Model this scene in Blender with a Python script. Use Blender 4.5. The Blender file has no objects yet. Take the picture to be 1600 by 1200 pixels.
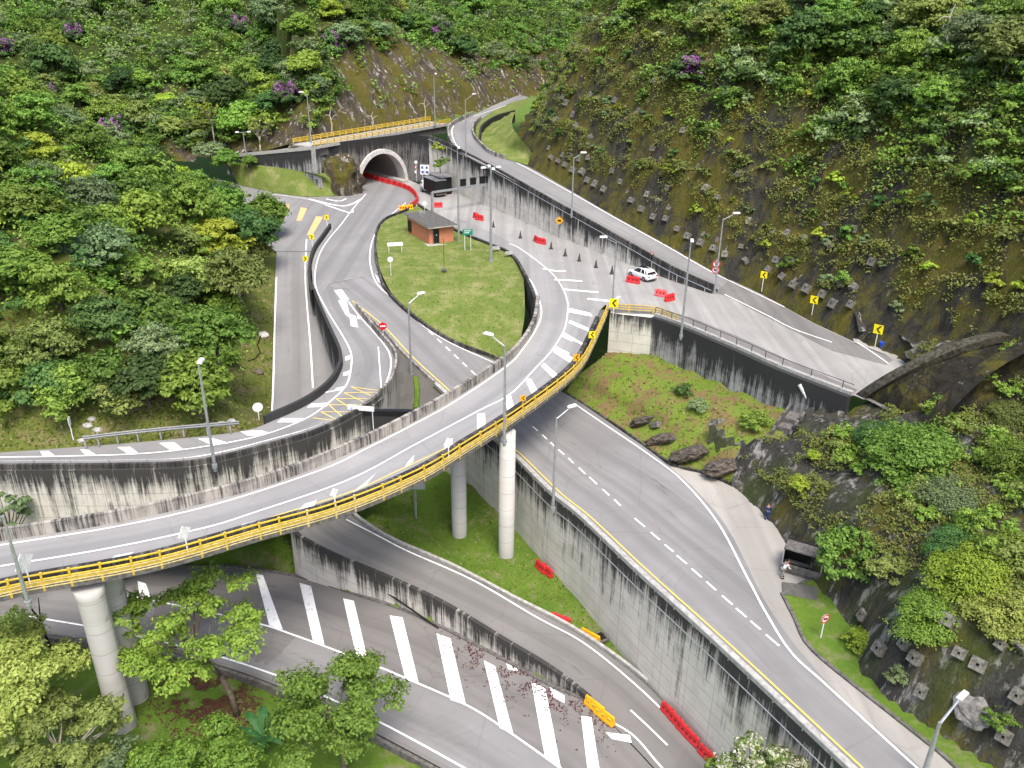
import bpy, bmesh, math, random
import numpy as np
from mathutils import Vector, Matrix
from mathutils.bvhtree import BVHTree
from mathutils.geometry import tessellate_polygon
PI = math.pi
rnd = random.Random(7)
rng = np.random.default_rng(7)
scn = bpy.context.scene
COL = scn.collection

# ------------------------------------------------------------------ camera
F = 1320.0; H = 36.0                      # focal length in photo pixels, camera height above the upper road
nx, ny = -35.0, 2800.0
pitch = math.atan(F/math.hypot(nx, ny))
down = Vector((nx/F, ny/F, 1)).normalized()
fw = Vector((0, 0, 1)); Yc = (fw-down*fw.dot(down)).normalized(); Zc = -down; Xc = Yc.cross(Zc)
def c2w(v): return Vector((Xc.dot(v), Yc.dot(v), Zc.dot(v)))
def ray(px, py): return c2w(Vector(((px-800)/F, (py-600)/F, 1)))
def P(px, py, z=0.0):
    d = ray(px, py); t = (z-H)/d.z
    return Vector((d.x*t, d.y*t, z))
def proj(p):
    q = Vector(p)-Vector((0, 0, H)); c = Xc*q.x+Yc*q.y+Zc*q.z
    return 800+F*c.x/c.z, 600+F*c.y/c.z, c.z
cam = bpy.data.cameras.new('camera'); cam.sensor_width = 36; cam.lens = 36*F/1600; cam.clip_end = 3000; cam.clip_start = .5
camo = bpy.data.objects.new('camera', cam); COL.objects.link(camo); scn.camera = camo
r_, u_, b_ = c2w(Vector((1, 0, 0))), c2w(Vector((0, -1, 0))), c2w(Vector((0, 0, -1)))
m = Matrix.Identity(4)
for i in range(3): m[i][0] = r_[i]; m[i][1] = u_[i]; m[i][2] = b_[i]
m[2][3] = H
camo.matrix_world = m

# ------------------------------------------------------------------ light
SUN_EL, SUN_AZ = math.radians(62), math.radians(165)      # azimuth from +Y towards +X
w = bpy.data.worlds.new('World'); scn.world = w; w.use_nodes = True
sk = w.node_tree.nodes.new('ShaderNodeTexSky'); sk.sky_type = 'NISHITA'; sk.sun_disc = False
sk.sun_elevation = SUN_EL; sk.sun_rotation = SUN_AZ; sk.dust_density = 4; sk.air_density = 1.0; sk.ozone_density = .5
bg = w.node_tree.nodes['Background']; w.node_tree.links.new(sk.outputs[0], bg.inputs[0]); bg.inputs[1].default_value = .15
sl = bpy.data.lights.new('sun', 'SUN'); sl.energy = 1.6; sl.angle = math.radians(22); sl.color = (1, .96, .9)
so = bpy.data.objects.new('sun', sl); COL.objects.link(so)
sd = Vector((math.sin(SUN_AZ)*math.cos(SUN_EL), math.cos(SUN_AZ)*math.cos(SUN_EL), math.sin(SUN_EL)))
so.rotation_euler = sd.to_track_quat('Z', 'Y').to_euler()
vs = scn.view_settings; vs.view_transform = 'Standard'; vs.look = 'None'; vs.gamma = 1; vs.use_curve_mapping = False
vs.exposure = 1.1
scn.cycles.max_bounces = 5; scn.cycles.diffuse_bounces = 3; scn.cycles.transparent_max_bounces = 6

# ------------------------------------------------------------------ materials
MATS = {}
class NT:
    def __init__(s, name, rough=.85, spec=.25):
        s.m = bpy.data.materials.new(name); s.m.use_nodes = True; s.t = s.m.node_tree
        s.b = s.t.nodes['Principled BSDF']; s.b.inputs['Roughness'].default_value = rough
        s.b.inputs['Specular IOR Level'].default_value = spec; MATS[name] = s.m
    def n(s, ty, **kw):
        o = s.t.nodes.new(ty)
        for k, v in kw.items():
            if hasattr(o, k): setattr(o, k, v)
            else: o.inputs[k.replace('_', ' ')].default_value = v
        return o
    def l(s, a, b): s.t.links.new(a, b)
    def coord(s, kind, scale):
        t = s.n('ShaderNodeTexCoord'); g = s.n('ShaderNodeNewGeometry') if kind == 'World' else None
        mp = s.n('ShaderNodeMapping'); mp.inputs['Scale'].default_value = scale
        s.l(g.outputs['Position'] if g else t.outputs[kind], mp.inputs[0]); return mp.outputs[0]
    def noise(s, kind, scale, sc=1, det=4, rough=.55, lo=.35, hi=.65, dist=0):
        nz = s.n('ShaderNodeTexNoise'); nz.inputs['Scale'].default_value = sc; nz.inputs['Detail'].default_value = det
        nz.inputs['Roughness'].default_value = rough; nz.inputs['Distortion'].default_value = dist
        s.l(s.coord(kind, scale), nz.inputs['Vector'])
        r = s.n('ShaderNodeMapRange'); r.inputs[1].default_value = lo; r.inputs[2].default_value = hi
        s.l(nz.outputs[0], r.inputs[0]); return r.outputs[0]
    def math(s, op, a, b, c=None):
        o = s.n('ShaderNodeMath'); o.operation = op; o.use_clamp = op in ('ADD', 'SUBTRACT', 'MULTIPLY') and c is True
        for i, x in enumerate((a, b)):
            if isinstance(x, (int, float)): o.inputs[i].default_value = x
            else: s.l(x, o.inputs[i])
        return o.outputs[0]
    def mix(s, f, a, b, bt='MIX'):
        o = s.n('ShaderNodeMix'); o.data_type = 'RGBA'; o.blend_type = bt
        for i, x in ((0, f), (6, a), (7, b)):
            if isinstance(x, (int, float)): o.inputs[i].default_value = x
            elif isinstance(x, tuple): o.inputs[i].default_value = (*x, 1)
            else: s.l(x, o.inputs[i])
        return o.outputs[2]
    def base(s, c):
        if isinstance(c, tuple): s.b.inputs['Base Color'].default_value = (*c, 1)
        else: s.l(c, s.b.inputs['Base Color'])
    def bump(s, h, st=.3, d=.05):
        b = s.n('ShaderNodeBump'); b.inputs['Strength'].default_value = st; b.inputs['Distance'].default_value = d
        s.l(h, b.inputs['Height']); s.l(b.outputs[0], s.b.inputs['Normal'])
def plain(name, c, rough=.6, spec=.3, metal=0, var=.25):
    t = NT(name, rough, spec); t.b.inputs['Metallic'].default_value = metal
    f = t.noise('Object', (1, 1, 1), 3, 4)
    t.base(t.mix(f, tuple(x*(1-var) for x in c), c)); return t.m
def asphalt(name, c, tint=(.06, .05, .045), dirt=.35, streak=.3):
    t = NT(name, .8, .2)
    big = t.noise('World', (1, 1, 1), .09, 5, .6, .36, .66)
    med = t.noise('World', (1, 1, 1), .6, 5, .65, .3, .7)
    fine = t.noise('World', (1, 1, 1), 9, 3, .7, .25, .75)
    col = t.mix(big, tuple(x*.84 for x in c), tuple(x*1.08 for x in c))
    col = t.mix(t.math('MULTIPLY', med, .22), col, tuple(x*.7 for x in c))
    st = t.noise('UV', (1.1, .035, 1), 1, 4, .6, .48, .74)
    col = t.mix(t.math('MULTIPLY', st, streak), col, tuple(x*.5 for x in c))
    wp = t.noise('UV', (.55, .006, 1), 1, 2, .5, .44, .62); col = t.mix(t.math('MULTIPLY', wp, .6), col, tuple(x*.62 for x in c))
    pt = t.n('ShaderNodeTexVoronoi'); pt.distance = 'CHEBYCHEV'; pt.inputs['Scale'].default_value = 1; t.l(t.coord('UV', (.09, .035, 1)), pt.inputs['Vector']); pr = t.n('ShaderNodeMapRange'); pr.inputs[1].default_value = .8; pr.inputs[2].default_value = .82; pr.inputs[4].default_value = .22; psp = t.n('ShaderNodeSeparateXYZ'); t.l(pt.outputs['Color'], psp.inputs[0]); t.l(psp.outputs[0], pr.inputs[0]); col = t.mix(pr.outputs[0], col, tuple(x*.7 for x in c))
    dk = t.noise('UV', (.55, .09, 1), 1.3, 6, .7, .62, .7, .6)
    col = t.mix(t.math('MULTIPLY', dk, dirt), col, tint)
    col = t.mix(t.math('MULTIPLY', fine, .16), col, tuple(x*.6 for x in c))
    crack = t.n('ShaderNodeTexVoronoi'); crack.feature = 'DISTANCE_TO_EDGE'; crack.inputs['Scale'].default_value = .16
    t.l(t.coord('World', (1, 1, 1)), crack.inputs['Vector'])
    cr = t.n('ShaderNodeMapRange'); cr.inputs[1].default_value = .004; cr.inputs[2].default_value = .012; cr.inputs[3].default_value = .35; cr.inputs[4].default_value = 0
    t.l(crack.outputs['Distance'], cr.inputs[0])
    col = t.mix(t.math('MULTIPLY', cr.outputs[0], med), col, tuple(x*.4 for x in c))
    t.base(col); t.bump(fine, .15, .01); return t.m
asphalt('asphalt', (.245, .241, .236)); asphalt('asphalt_dark', (.2, .193, .184), dirt=.5); asphalt('asphalt_bridge', (.285, .281, .276), dirt=.12, streak=.2)
asphalt('asphalt_mid', (.235, .231, .228), dirt=.55)
asphalt('asphalt_red', (.2, .19, .182), (.075, .055, .05), .7, .35)
asphalt('concrete_road', (.335, .327, .312), (.16, .15, .145), .5, .5)
asphalt('concrete_apron', (.36, .34, .31), (.2, .17, .15), .5, .3)
asphalt('gravel', (.13, .125, .11), (.05, .05, .03), .6, .1)
def stained(name, c, amt=.5, ch=.5, dark=(.022, .022, .022), rows=1.2, jo=3.0):
    t = NT(name, .9, .15)
    uv = t.n('ShaderNodeUVMap'); sp = t.n('ShaderNodeSeparateXYZ'); t.l(uv.outputs[0], sp.inputs[0])
    u, v = sp.outputs[0], sp.outputs[1]
    big = t.noise('UV', (.18, .05, 1), 1, 3, .5, .3, .7)
    stk = t.noise('UV', (1.5, .07, 1), 1, 6, .7, .34, .66, .25)
    stk2 = t.noise('UV', (6, .22, 1), 1, 5, .65, .4, .62, .3); blot = t.noise('UV', (.35, .35, 1), 1, 6, .7, .35, .65)
    top = t.n('ShaderNodeMapRange'); top.inputs[1].default_value = 0; top.inputs[2].default_value = 7; top.inputs[3].default_value = amt+.35; top.inputs[4].default_value = amt-.42
    t.l(v, top.inputs[0])
    a = t.math('ADD', t.math('MULTIPLY', stk, .8), t.math('MULTIPLY', stk2, .35))
    top2 = t.n('ShaderNodeMapRange'); top2.inputs[1].default_value = .2; top2.inputs[2].default_value = 2.6; top2.inputs[3].default_value = .5*bool(rows < 5 and amt > .1); top2.inputs[4].default_value = 0; t.l(v, top2.inputs[0]); a = t.math('ADD', a, top2.outputs[0])
    a = t.math('ADD', a, t.math('MULTIPLY', big, .45)); a = t.math('ADD', a, t.math('MULTIPLY', t.math('SUBTRACT', blot, .5), .5)); a = t.math('SUBTRACT', t.math('ADD', a, top.outputs[0]), 1.18)
    mr = t.n('ShaderNodeMapRange'); mr.inputs[1].default_value = -.12; mr.inputs[2].default_value = .55; t.l(a, mr.inputs[0])
    var = t.noise('UV', (.5, .5, 1), 1, 5, .6, .3, .7)
    col = t.mix(var, tuple(x*.78 for x in c), c)
    br = t.n('ShaderNodeTexBrick'); br.offset = 0; br.inputs['Scale'].default_value = 1; br.inputs['Mortar Size'].default_value = .035
    br.inputs['Brick Width'].default_value = jo; br.inputs['Row Height'].default_value = rows; br.inputs['Mortar Smooth'].default_value = .4
    t.l(uv.outputs[0], br.inputs['Vector'])
    col = t.mix(t.math('MULTIPLY', br.outputs['Fac'], .6), col, tuple(x*.35 for x in c))
    col = t.mix(t.math('MULTIPLY', mr.outputs[0], .95), col, dark)
    t.base(col); t.bump(var, .3, .03); return t.m
stained('wall_clean', (.58, .55, .5), .26); stained('wall_mid', (.62, .59, .53), .3); stained('wall_black', (.4, .4, .39), .74)
stained('wall_pale', (.62, .6, .53), .2)
stained('parapet', (.4, .37, .33), .22, rows=9, jo=3.2); stained('parapet_dark', (.15, .14, .125), .45, rows=9)
stained('pier', (.5, .485, .455), -.1, rows=1.9, jo=99)
stained('headwall', (.2, .19, .18), .6)
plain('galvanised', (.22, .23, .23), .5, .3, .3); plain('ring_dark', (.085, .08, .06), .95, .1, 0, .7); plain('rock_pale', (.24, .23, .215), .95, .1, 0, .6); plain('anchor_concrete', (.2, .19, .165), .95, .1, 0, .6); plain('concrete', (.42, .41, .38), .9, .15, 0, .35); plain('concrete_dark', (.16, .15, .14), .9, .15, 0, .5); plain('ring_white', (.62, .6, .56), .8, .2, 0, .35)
plain('lining', (.30, .24, .225), .7, .2); plain('soffit', (.07, .065, .055), .9, .1)
plain('steel', (.42, .44, .45), .4, .4, .5); plain('lamp_white', (.75, .75, .74), .35, .4); plain('black', (.012, .012, .013), .5, .3); plain('dark_glass', (.01, .012, .014), .12, .6)
plain('yellow', (.62, .42, .045), .5, .3, 0, .25); plain('yellow_pale', (.62, .5, .22), .6, .3, 0, .35); plain('sign_yellow', (.85, .72, .01), .4); plain('sign_orange', (.85, .4, .01), .4)
plain('barrier_red', (.6, .03, .035), .45, .4, 0, .3); plain('barrier_faded', (.7, .12, .13), .5, .4, 0, .4); plain('barrier_orange', (.85, .4, .01), .45); plain('cone', (.07, .05, .045), .6)
plain('sign_white', (.8, .8, .8), .4); plain('sign_red', (.65, .015, .03), .4); plain('sign_green', (.01, .25, .15), .4); plain('sign_blue', (.02, .05, .3), .4)
plain('car_white', (.82, .82, .82), .2, .6, 0, .03); plain('tyre', (.015, .015, .015), .8); plain('rim', (.35, .35, .36), .35, .5, .7); plain('tail', (.4, .01, .01), .3)
plain('brick_wall_plain', (.5, .17, .09), .9); plain('roof_grey', (.13, .125, .115), .9, .2, 0, .5); plain('door_black', (.012, .014, .014), .5)
plain('skin', (.38, .2, .13), .6); plain('cloth_white', (.75, .75, .76), .8); plain('cloth_blue', (.02, .05, .16), .8); plain('trousers', (.3, .28, .25), .8); plain('hair', (.02, .015, .012), .7)
plain('rock_brown', (.13, .11, .09), .95, .1, 0, .65); plain('bark', (.16, .13, .1), .95, .1, 0, .5); plain('bark_pale', (.5, .45, .38), .95, .1, 0, .3); plain('bark_dark', (.03, .022, .02), .95, .1); plain('blue_plastic', (.02, .08, .5), .5)
plain('truck_grey', (.2, .2, .21), .35, .5)
# brick hut
t = NT('brick', .9, .15); br = t.n('ShaderNodeTexBrick'); br.inputs['Scale'].default_value = 1; br.inputs['Brick Width'].default_value = .3; br.inputs['Row Height'].default_value = .12
br.inputs['Mortar Size'].default_value = .012; br.inputs['Color1'].default_value = (.58, .21, .11, 1); br.inputs['Color2'].default_value = (.48, .17, .09, 1); br.inputs['Mortar'].default_value = (.35, .2, .14, 1)
uvn = t.n('ShaderNodeUVMap'); t.l(uvn.outputs[0], br.inputs['Vector']); t.base(br.outputs[0])
# road paint, worn through to the road
def paint(name, c, lo=.52, hi=.68, under=(.3, .3, .3)):
    t = NT(name, .6, .3)
    a = t.noise('World', (1, 1, 1), 2.2, 6, .75, lo, hi); b = t.noise('World', (1, 1, 1), .35, 3, .6, .3, .7)
    t.base(t.mix(t.math('MULTIPLY', a, t.math('ADD', t.math('MULTIPLY', b, .5), .3)), c, under)); return t.m
paint('paint_white', (.86, .86, .85)); paint('paint_yellow', (.68, .5, .12)); paint('paint_orange', (.8, .42, .14), .4, .6, (.4, .36, .32)); paint('paint_worn', (.72, .72, .71), .3, .5, (.4, .4, .4))
paint('paint_mud', (.72, .7, .68), .42, .6, (.2, .16, .15))
# grass, soil, rock
def grass(name, g1, g2, brown=(.2, .15, .08), bl=.6, bh=.75):
    t = NT(name, .95, .1)
    a = t.noise('World', (1, 1, 1), .25, 5, .65, .3, .7); f = t.noise('World', (1, 1, 1), 3.5, 5, .75, .25, .75); d = t.noise('World', (1, 1, 1), .5, 6, .7, bl, bh)
    c = t.mix(a, g1, g2); c = t.mix(t.math('MULTIPLY', f, .6), c, tuple(x*.5 for x in g1)); c = t.mix(t.math('MULTIPLY', d, .8), c, brown)
    t.base(c); t.bump(f, .6, .08); return t.m
grass('grass_light', (.12, .17, .035), (.18, .22, .055), (.27, .24, .12), .48, .72)
grass('grass_green', (.085, .16, .022), (.14, .21, .03), (.2, .17, .11), .54, .68)
grass('grass_mound', (.13, .2, .028), (.19, .24, .04), (.17, .1, .06), .46, .58)
grass('bank_grass', (.09, .115, .025), (.15, .165, .035), (.17, .13, .08), .5, .64); grass('soil_green', (.05, .075, .018), (.09, .1, .03), (.11, .07, .045), .48, .62)
grass('leaf_litter', (.04, .055, .015), (.06, .07, .02), (.1, .055, .04), .4, .55)
def slope(name, moss_lo=.44, moss_hi=.56, rock=(.07, .066, .06), pale=(.42, .4, .37), pl=.62):
    t = NT(name, .95, .12)
    moss = t.noise('World', (1, 1, .5), .22, 7, .72, moss_lo, moss_hi); mc = t.noise('World', (1, 1, 1), .7, 5, .7, .3, .7)
    st = t.noise('World', (1.3, 1.3, .16), .8, 6, .7, pl, pl+.1); st2 = t.noise('World', (1.2, 1.2, .2), 1.1, 5, .65, .3, .7); f = t.noise('World', (1, 1, 1), 4, 5, .75, .25, .75)
    c = t.mix(st2, tuple(x*.3 for x in rock), rock); c = t.mix(t.math('MULTIPLY', st, .85), c, pale)
    m_ = t.mix(mc, (.14, .11, .022), (.085, .095, .02)); och = t.noise('World', (1, 1, .6), .45, 5, .7, .5, .66); m_ = t.mix(t.math('MULTIPLY', och, .55), m_, (.17, .135, .04)); c = t.mix(moss, c, m_)
    at = t.n('ShaderNodeAttribute'); at.attribute_name = 'zone'
    c = t.mix(at.outputs['Fac'], c, t.mix(mc, (.045, .075, .015), (.08, .1, .025)))
    c = t.mix(t.math('MULTIPLY', f, .45), c, (.02, .022, .01)); t.base(c)
    t.bump(t.math('ADD', f, st2), .8, .25); return t.m
slope('shotcrete', .42, .55); slope('rock_low', .5, .61, (.1, .095, .09), (.5, .48, .45), .53); slope('rock_face', .44, .54, (.15, .12, .095), (.7, .66, .6), .545); slope('forest_floor', .2, .4)
slope('moss_wall', .5, .6, (.05, .045, .04), (.45, .43, .4), .62)
def leaf(name, c1, c2, c3=None, p3=.0, rand=.35):
    t = NT(name, .6, .25)
    g = t.n('ShaderNodeNewGeometry'); oi = t.n('ShaderNodeObjectInfo')
    c = t.mix(g.outputs['Random Per Island'], c1, c2)
    if c3: 
        mr = t.n('ShaderNodeMath'); mr.operation = 'GREATER_THAN'; mr.inputs[1].default_value = 1-p3; t.l(g.outputs['Random Per Island'], mr.inputs[0]); c = t.mix(mr.outputs[0], c, c3)
    hs = t.n('ShaderNodeHueSaturation'); t.l(c, hs.inputs['Color'])
    v = t.n('ShaderNodeMapRange'); v.inputs[3].default_value = 1-rand; v.inputs[4].default_value = 1+rand; t.l(oi.outputs['Random'], v.inputs[0]); t.l(v.outputs[0], hs.inputs['Value'])
    hh = t.math('MULTIPLY', oi.outputs['Random'], 7.31); hh = t.math('FRACT', hh, 0)
    h2 = t.n('ShaderNodeMapRange'); h2.inputs[3].default_value = .482; h2.inputs[4].default_value = .518; t.l(hh, h2.inputs[0]); t.l(h2.outputs[0], hs.inputs['Hue'])
    t.base(hs.outputs[0])
    tr = t.n('ShaderNodeBsdfTranslucent'); t.l(hs.outputs[0], tr.inputs[0]); mx = t.n('ShaderNodeMixShader'); mx.inputs[0].default_value = .3
    t.l(t.b.outputs[0], mx.inputs[1]); t.l(tr.outputs[0], mx.inputs[2]); t.l(mx.outputs[0], t.t.nodes['Material Output'].inputs[0]); return t.m
leaf('leaf_mid', (0.085, 0.17, 0.025), (0.2, 0.31, 0.05)); leaf('leaf_dark', (0.045, 0.1, 0.024), (0.1, 0.18, 0.045)); leaf('leaf_lime', (0.22, 0.31, 0.03), (0.36, 0.43, 0.05))
leaf('leaf_olive', (0.13, 0.175, 0.04), (0.25, 0.29, 0.075)); leaf('leaf_grey', (0.13, 0.2, 0.08), (0.23, 0.31, 0.14)); leaf('leaf_yellow', (0.22, 0.3, 0.055), (0.37, 0.43, 0.11))
leaf('leaf_purple', (.25, .09, .26), (.4, .17, .4), None, 0, .2); leaf('leaf_white', (.45, .46, .32), (.68, .67, .54), (.12, .18, .04), .2, .1)
leaf('leaf_cover', (0.09, 0.13, 0.025), (0.2, 0.25, 0.05), (.22, .18, .07), .12, .1); leaf('leaf_banana', (.03, .11, .03), (.06, .16, .05), None, 0, .1); leaf('leaf_red', (.25, .08, .05), (.3, .14, .07), (.1, .13, .03), .4)
leaf('leaf_bright', (0.12, 0.225, 0.03), (0.25, 0.37, 0.055)); leaf('grass_blade', (.08, .12, .02), (.17, .2, .04), (.28, .24, .11), .15, .1)

# ------------------------------------------------------------------ mesh helpers
def vec(p): return Vector(p)
class MB:
    def __init__(s): s.v = []; s.f = []; s.uv = []; s.mi = []
    def face(s, idx, uv=None, mi=0): s.f.append(tuple(idx)); s.uv.append(uv); s.mi.append(mi)
    def quad(s, a, b, c, d, uv=None, mi=0):
        i = len(s.v); s.v += [tuple(a), tuple(b), tuple(c), tuple(d)]; s.face((i, i+1, i+2, i+3), uv, mi)
    def box(s, c, sx, sy, sz, rot=0, mi=0, taper=1.0, M=None):
        i = len(s.v); cr, sr = math.cos(rot), math.sin(rot)
        for dz in (-.5, .5):
            k = taper if dz > 0 else 1
            for dx, dy in ((-.5, -.5), (.5, -.5), (.5, .5), (-.5, .5)):
                x, y = dx*sx*k, dy*sy*k; p = Vector((x*cr-y*sr, x*sr+y*cr, dz*sz)) + Vector(c)
                s.v.append(tuple(M @ p if M else p))
        for f in ((3, 2, 1, 0), (4, 5, 6, 7), (0, 1, 5, 4), (1, 2, 6, 5), (2, 3, 7, 6), (3, 0, 4, 7)):
            s.face([i+k for k in f], [(0, 0), (sx, 0), (sx, sz), (0, sz)], mi)
    def tube(s, pts, rads, n=8, cap=True, mi=0):
        pts = [Vector(p) for p in pts]; i0 = len(s.v)
        if isinstance(rads, (int, float)): rads = [rads]*len(pts)
        ref = None
        for k, p in enumerate(pts):
            d = (pts[min(k+1, len(pts)-1)]-pts[max(k-1, 0)]).normalized()
            a = Vector((1, 0, 0)) if abs(d.x) < .8 else Vector((0, 1, 0))
            if ref is not None: a = ref
            x = (a-d*a.dot(d)).normalized(); y = d.cross(x); ref = x
            for j in range(n):
                t = 2*PI*j/n; s.v.append(tuple(p+(x*math.cos(t)+y*math.sin(t))*rads[k]))
        for k in range(len(pts)-1):
            for j in range(n):
                a = i0+k*n+j; b = i0+k*n+(j+1) % n; L = (pts[k+1]-pts[k]).length
                s.face((a, b, b+n, a+n), [(j/n, 0), ((j+1)/n, 0), ((j+1)/n, L), (j/n, L)], mi)
        if cap: s.face([i0+j for j in range(n)][::-1], None, mi); s.face([i0+(len(pts)-1)*n+j for j in range(n)], None, mi)
    def build(s, name, mats, parent=None, smooth=False):
        me = bpy.data.meshes.new(name); me.from_pydata(s.v, [], s.f)
        if not isinstance(mats, (list, tuple)): mats = [mats]
        for k in mats: me.materials.append(MATS[k])
        uvl = me.uv_layers.new(name='UVMap'); k = 0
        for pi, f in enumerate(s.f):
            uv = s.uv[pi]
            for j in range(len(f)):
                if uv: uvl.data[k].uv = uv[j]
                else: uvl.data[k].uv = (s.v[f[j]][0], s.v[f[j]][1])
                k += 1
        me.polygons.foreach_set('material_index', s.mi)
        if smooth: me.polygons.foreach_set('use_smooth', [True]*len(me.polygons))
        me.update(); o = bpy.data.objects.new(name, me); COL.objects.link(o)
        if parent: o.parent = parent
        return o
def tag(o, label=None, cat=None, group=None, kind=None):
    if label: o['label'] = label
    if cat: o['category'] = cat
    if group: o['group'] = group
    if kind: o['kind'] = kind
    return o
def empty(name, label, cat, group=None, loc=(0, 0, 0), rz=0):
    o = bpy.data.objects.new(name, None); COL.objects.link(o); o.location = loc; o.rotation_euler = (0, 0, rz); o.empty_display_size = .3
    return tag(o, label, cat, group)
def copy_tree(o, parent=None):
    c = o.copy(); COL.objects.link(c); c.parent = parent
    for ch in list(o.children): copy_tree(ch, c)
    return c
def struct(o): o['kind'] = 'structure'; return o
def cr(pts, n):                                         # resample a polyline smoothly, n points
    pts = [np.array(p, float) for p in pts]; m_ = len(pts)-1; out = []
    for k in range(n):
        t = k/(n-1)*m_; i = min(int(t), m_-1); f = t-i
        p0, p1, p2, p3 = pts[max(i-1, 0)], pts[i], pts[i+1], pts[min(i+2, m_)]
        out.append(.5*((2*p1)+(-p0+p2)*f+(2*p0-5*p1+4*p2-p3)*f*f+(-p0+3*p1-3*p2+p3)*f**3))
    return out
SURF = {}
def bvh(name, mb): SURF[name] = BVHTree.FromPolygons(mb.v, mb.f)
def on(px, py, *names):
    o = Vector((0, 0, H)); d = ray(px, py).normalized(); best = None
    for n in (names or SURF.keys()):
        h = SURF[n].ray_cast(o, d)
        if h[0] and (best is None or h[3] < best[1]): best = (h[0], h[3])
    return best[0] if best else None
def strip(name, rows, mat, n=None, sub=6, lift=0, parent=None):
    L = []; R = []
    for r in rows:
        (a, b, z) = r[:3]; z2 = r[3] if len(r) > 3 else z
        L.append(P(*a, z)); R.append(P(*b, z2))
    n = n or len(rows)*sub
    L = cr(L, n); R = cr(R, n); mb = MB(); c = 4; s = 0
    for k in range(n):
        if k: s += np.linalg.norm((L[k]+R[k]-L[k-1]-R[k-1])/2)
        wd = np.linalg.norm(L[k]-R[k])
        for j in range(c+1):
            p = L[k]*(1-j/c)+R[k]*j/c; mb.v.append((p[0], p[1], p[2]+lift)); 
            if k and j:
                a = k*(c+1)+j; mb.face((a-c-2, a-1, a, a-c-1), [(uvp[j-1]), (wd*(j-1)/c, s), (wd*j/c, s), (uvp[j])])
        uvp = [(wd*j/c, s) for j in range(c+1)]
    o = mb.build(name, mat, parent, smooth=True); bvh(name, mb)
    if not parent: struct(o)
    return [Vector(p)+Vector((0, 0, lift)) for p in L], [Vector(p)+Vector((0, 0, lift)) for p in R], o
def poly(name, pts, mat, parent=None):
    vs_ = [P(*p) if not isinstance(p, Vector) else p for p in pts]; mb = MB(); mb.v = [tuple(v) for v in vs_]
    for t_ in tessellate_polygon([vs_]):
        n = (vs_[t_[1]]-vs_[t_[0]]).cross(vs_[t_[2]]-vs_[t_[0]])
        mb.face(t_ if n.z > 0 else t_[::-1])
    o = mb.build(name, mat, parent); bvh(name, mb)
    if not parent: struct(o)
    return o
def offset(line, d):                                     # shift a world polyline sideways (left positive)
    out = []
    for k, p in enumerate(line):
        a = line[max(k-1, 0)]; b = line[min(k+1, len(line)-1)]; t_ = Vector((b.x-a.x, b.y-a.y, 0)).normalized()
        out.append(Vector((p.x-t_.y*d, p.y+t_.x*d, p.z)))
    return out
def wall(name, top, bottoms, th, mat, parent=None, side=1, coping=None):
    """vertical wall under a top line; bottoms = z value(s); th thickness (towards side)"""
    back = offset(top, th*side); mb = MB(); s = 0
    bz = (lambda k: bottoms[k]) if isinstance(bottoms, (list, tuple)) else (lambda k: bottoms)
    for k in range(len(top)-1):
        a, b, c, d = top[k], top[k+1], back[k], back[k+1]; l = (b-a).length
        a0, b0 = Vector((a.x, a.y, bz(k))), Vector((b.x, b.y, bz(k+1))); c0, d0 = Vector((c.x, c.y, bz(k))), Vector((d.x, d.y, bz(k+1)))
        mb.quad(a0, b0, b, a, [(s, a.z-a0.z), (s+l, b.z-b0.z), (s+l, 0), (s, 0)])
        mb.quad(d0, c0, c, d, [(s+l, d.z-d0.z), (s, c.z-c0.z), (s, 0), (s+l, 0)])
        mb.quad(a, b, d, c, [(s, 0), (s+l, 0), (s+l, .3), (s, .3)])
        if k == 0: mb.quad(a0, a, c, c0, [(0, a.z-a0.z), (0, 0), (th, 0), (th, a.z-a0.z)])
        if k == len(top)-2: mb.quad(b0, d0, d, b, [(0, b.z-b0.z), (th, b.z-b0.z), (th, 0), (0, 0)])
        s += l
    return mb.build(name, mat, parent)
def raise_(line, dz): return [Vector((p.x, p.y, p.z+dz)) for p in line]
def sub(line, n): return [Vector(p) for p in cr(line, n)]
def pxline(pts, n=None, *names):
    """photo polyline -> points on the built surface"""
    if n is None:
        n = max(2, int(sum(math.dist(a, b) for a, b in zip(pts, pts[1:]))/5))
    q = cr([(*p, 0) for p in pts], n); out = []
    for p in q:
        h = on(p[0], p[1], *names)
        if h: out.append(h)
    return out
def ribbon(mb, line, wd, lift=.02):
    for k in range(len(line)-1):
        a, b = line[k], line[k+1]
        if (b-a).length > 6: continue
        if k == 0: t0 = (b-a)
        t1 = (line[min(k+2, len(line)-1)]-a)
        n0 = Vector((-t0.y, t0.x, 0)).normalized()*wd/2; n1 = Vector((-t1.y, t1.x, 0)).normalized()*wd/2
        up = Vector((0, 0, lift)); mb.quad(a-n0+up, b-n1+up, b+n1+up, a+n0+up); t0 = t1
def quadmark(mb, q, names, lift=.02, n=6):
    if len(q) != 4: return
    a, b, c, d = [np.array(p, float) for p in q]; g = []
    for i in range(n+1):
        row = []
        for j in range(3):
            u, v = i/n, j/2; p = (a*(1-v)+b*v)*(1-u)+(d*(1-v)+c*v)*u; row.append(on(p[0], p[1], *names))
        g.append(row)
    for i in range(n):
        for j in range(2):
            r = [g[i][j], g[i][j+1], g[i+1][j+1], g[i+1][j]]
            if all(r): mb.quad(*[x+Vector((0, 0, lift)) for x in r])
def Z5(x, y): return (400+.3125*x, 500+.3125*y)
def Z4(x, y): return (.3125*x, 480+.3125*y)
def Z2(x, y): return (640+.3125*x, 180+.3125*y)
def Z3(x, y): return (360+.3125*x, 280+.3125*y)

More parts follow.
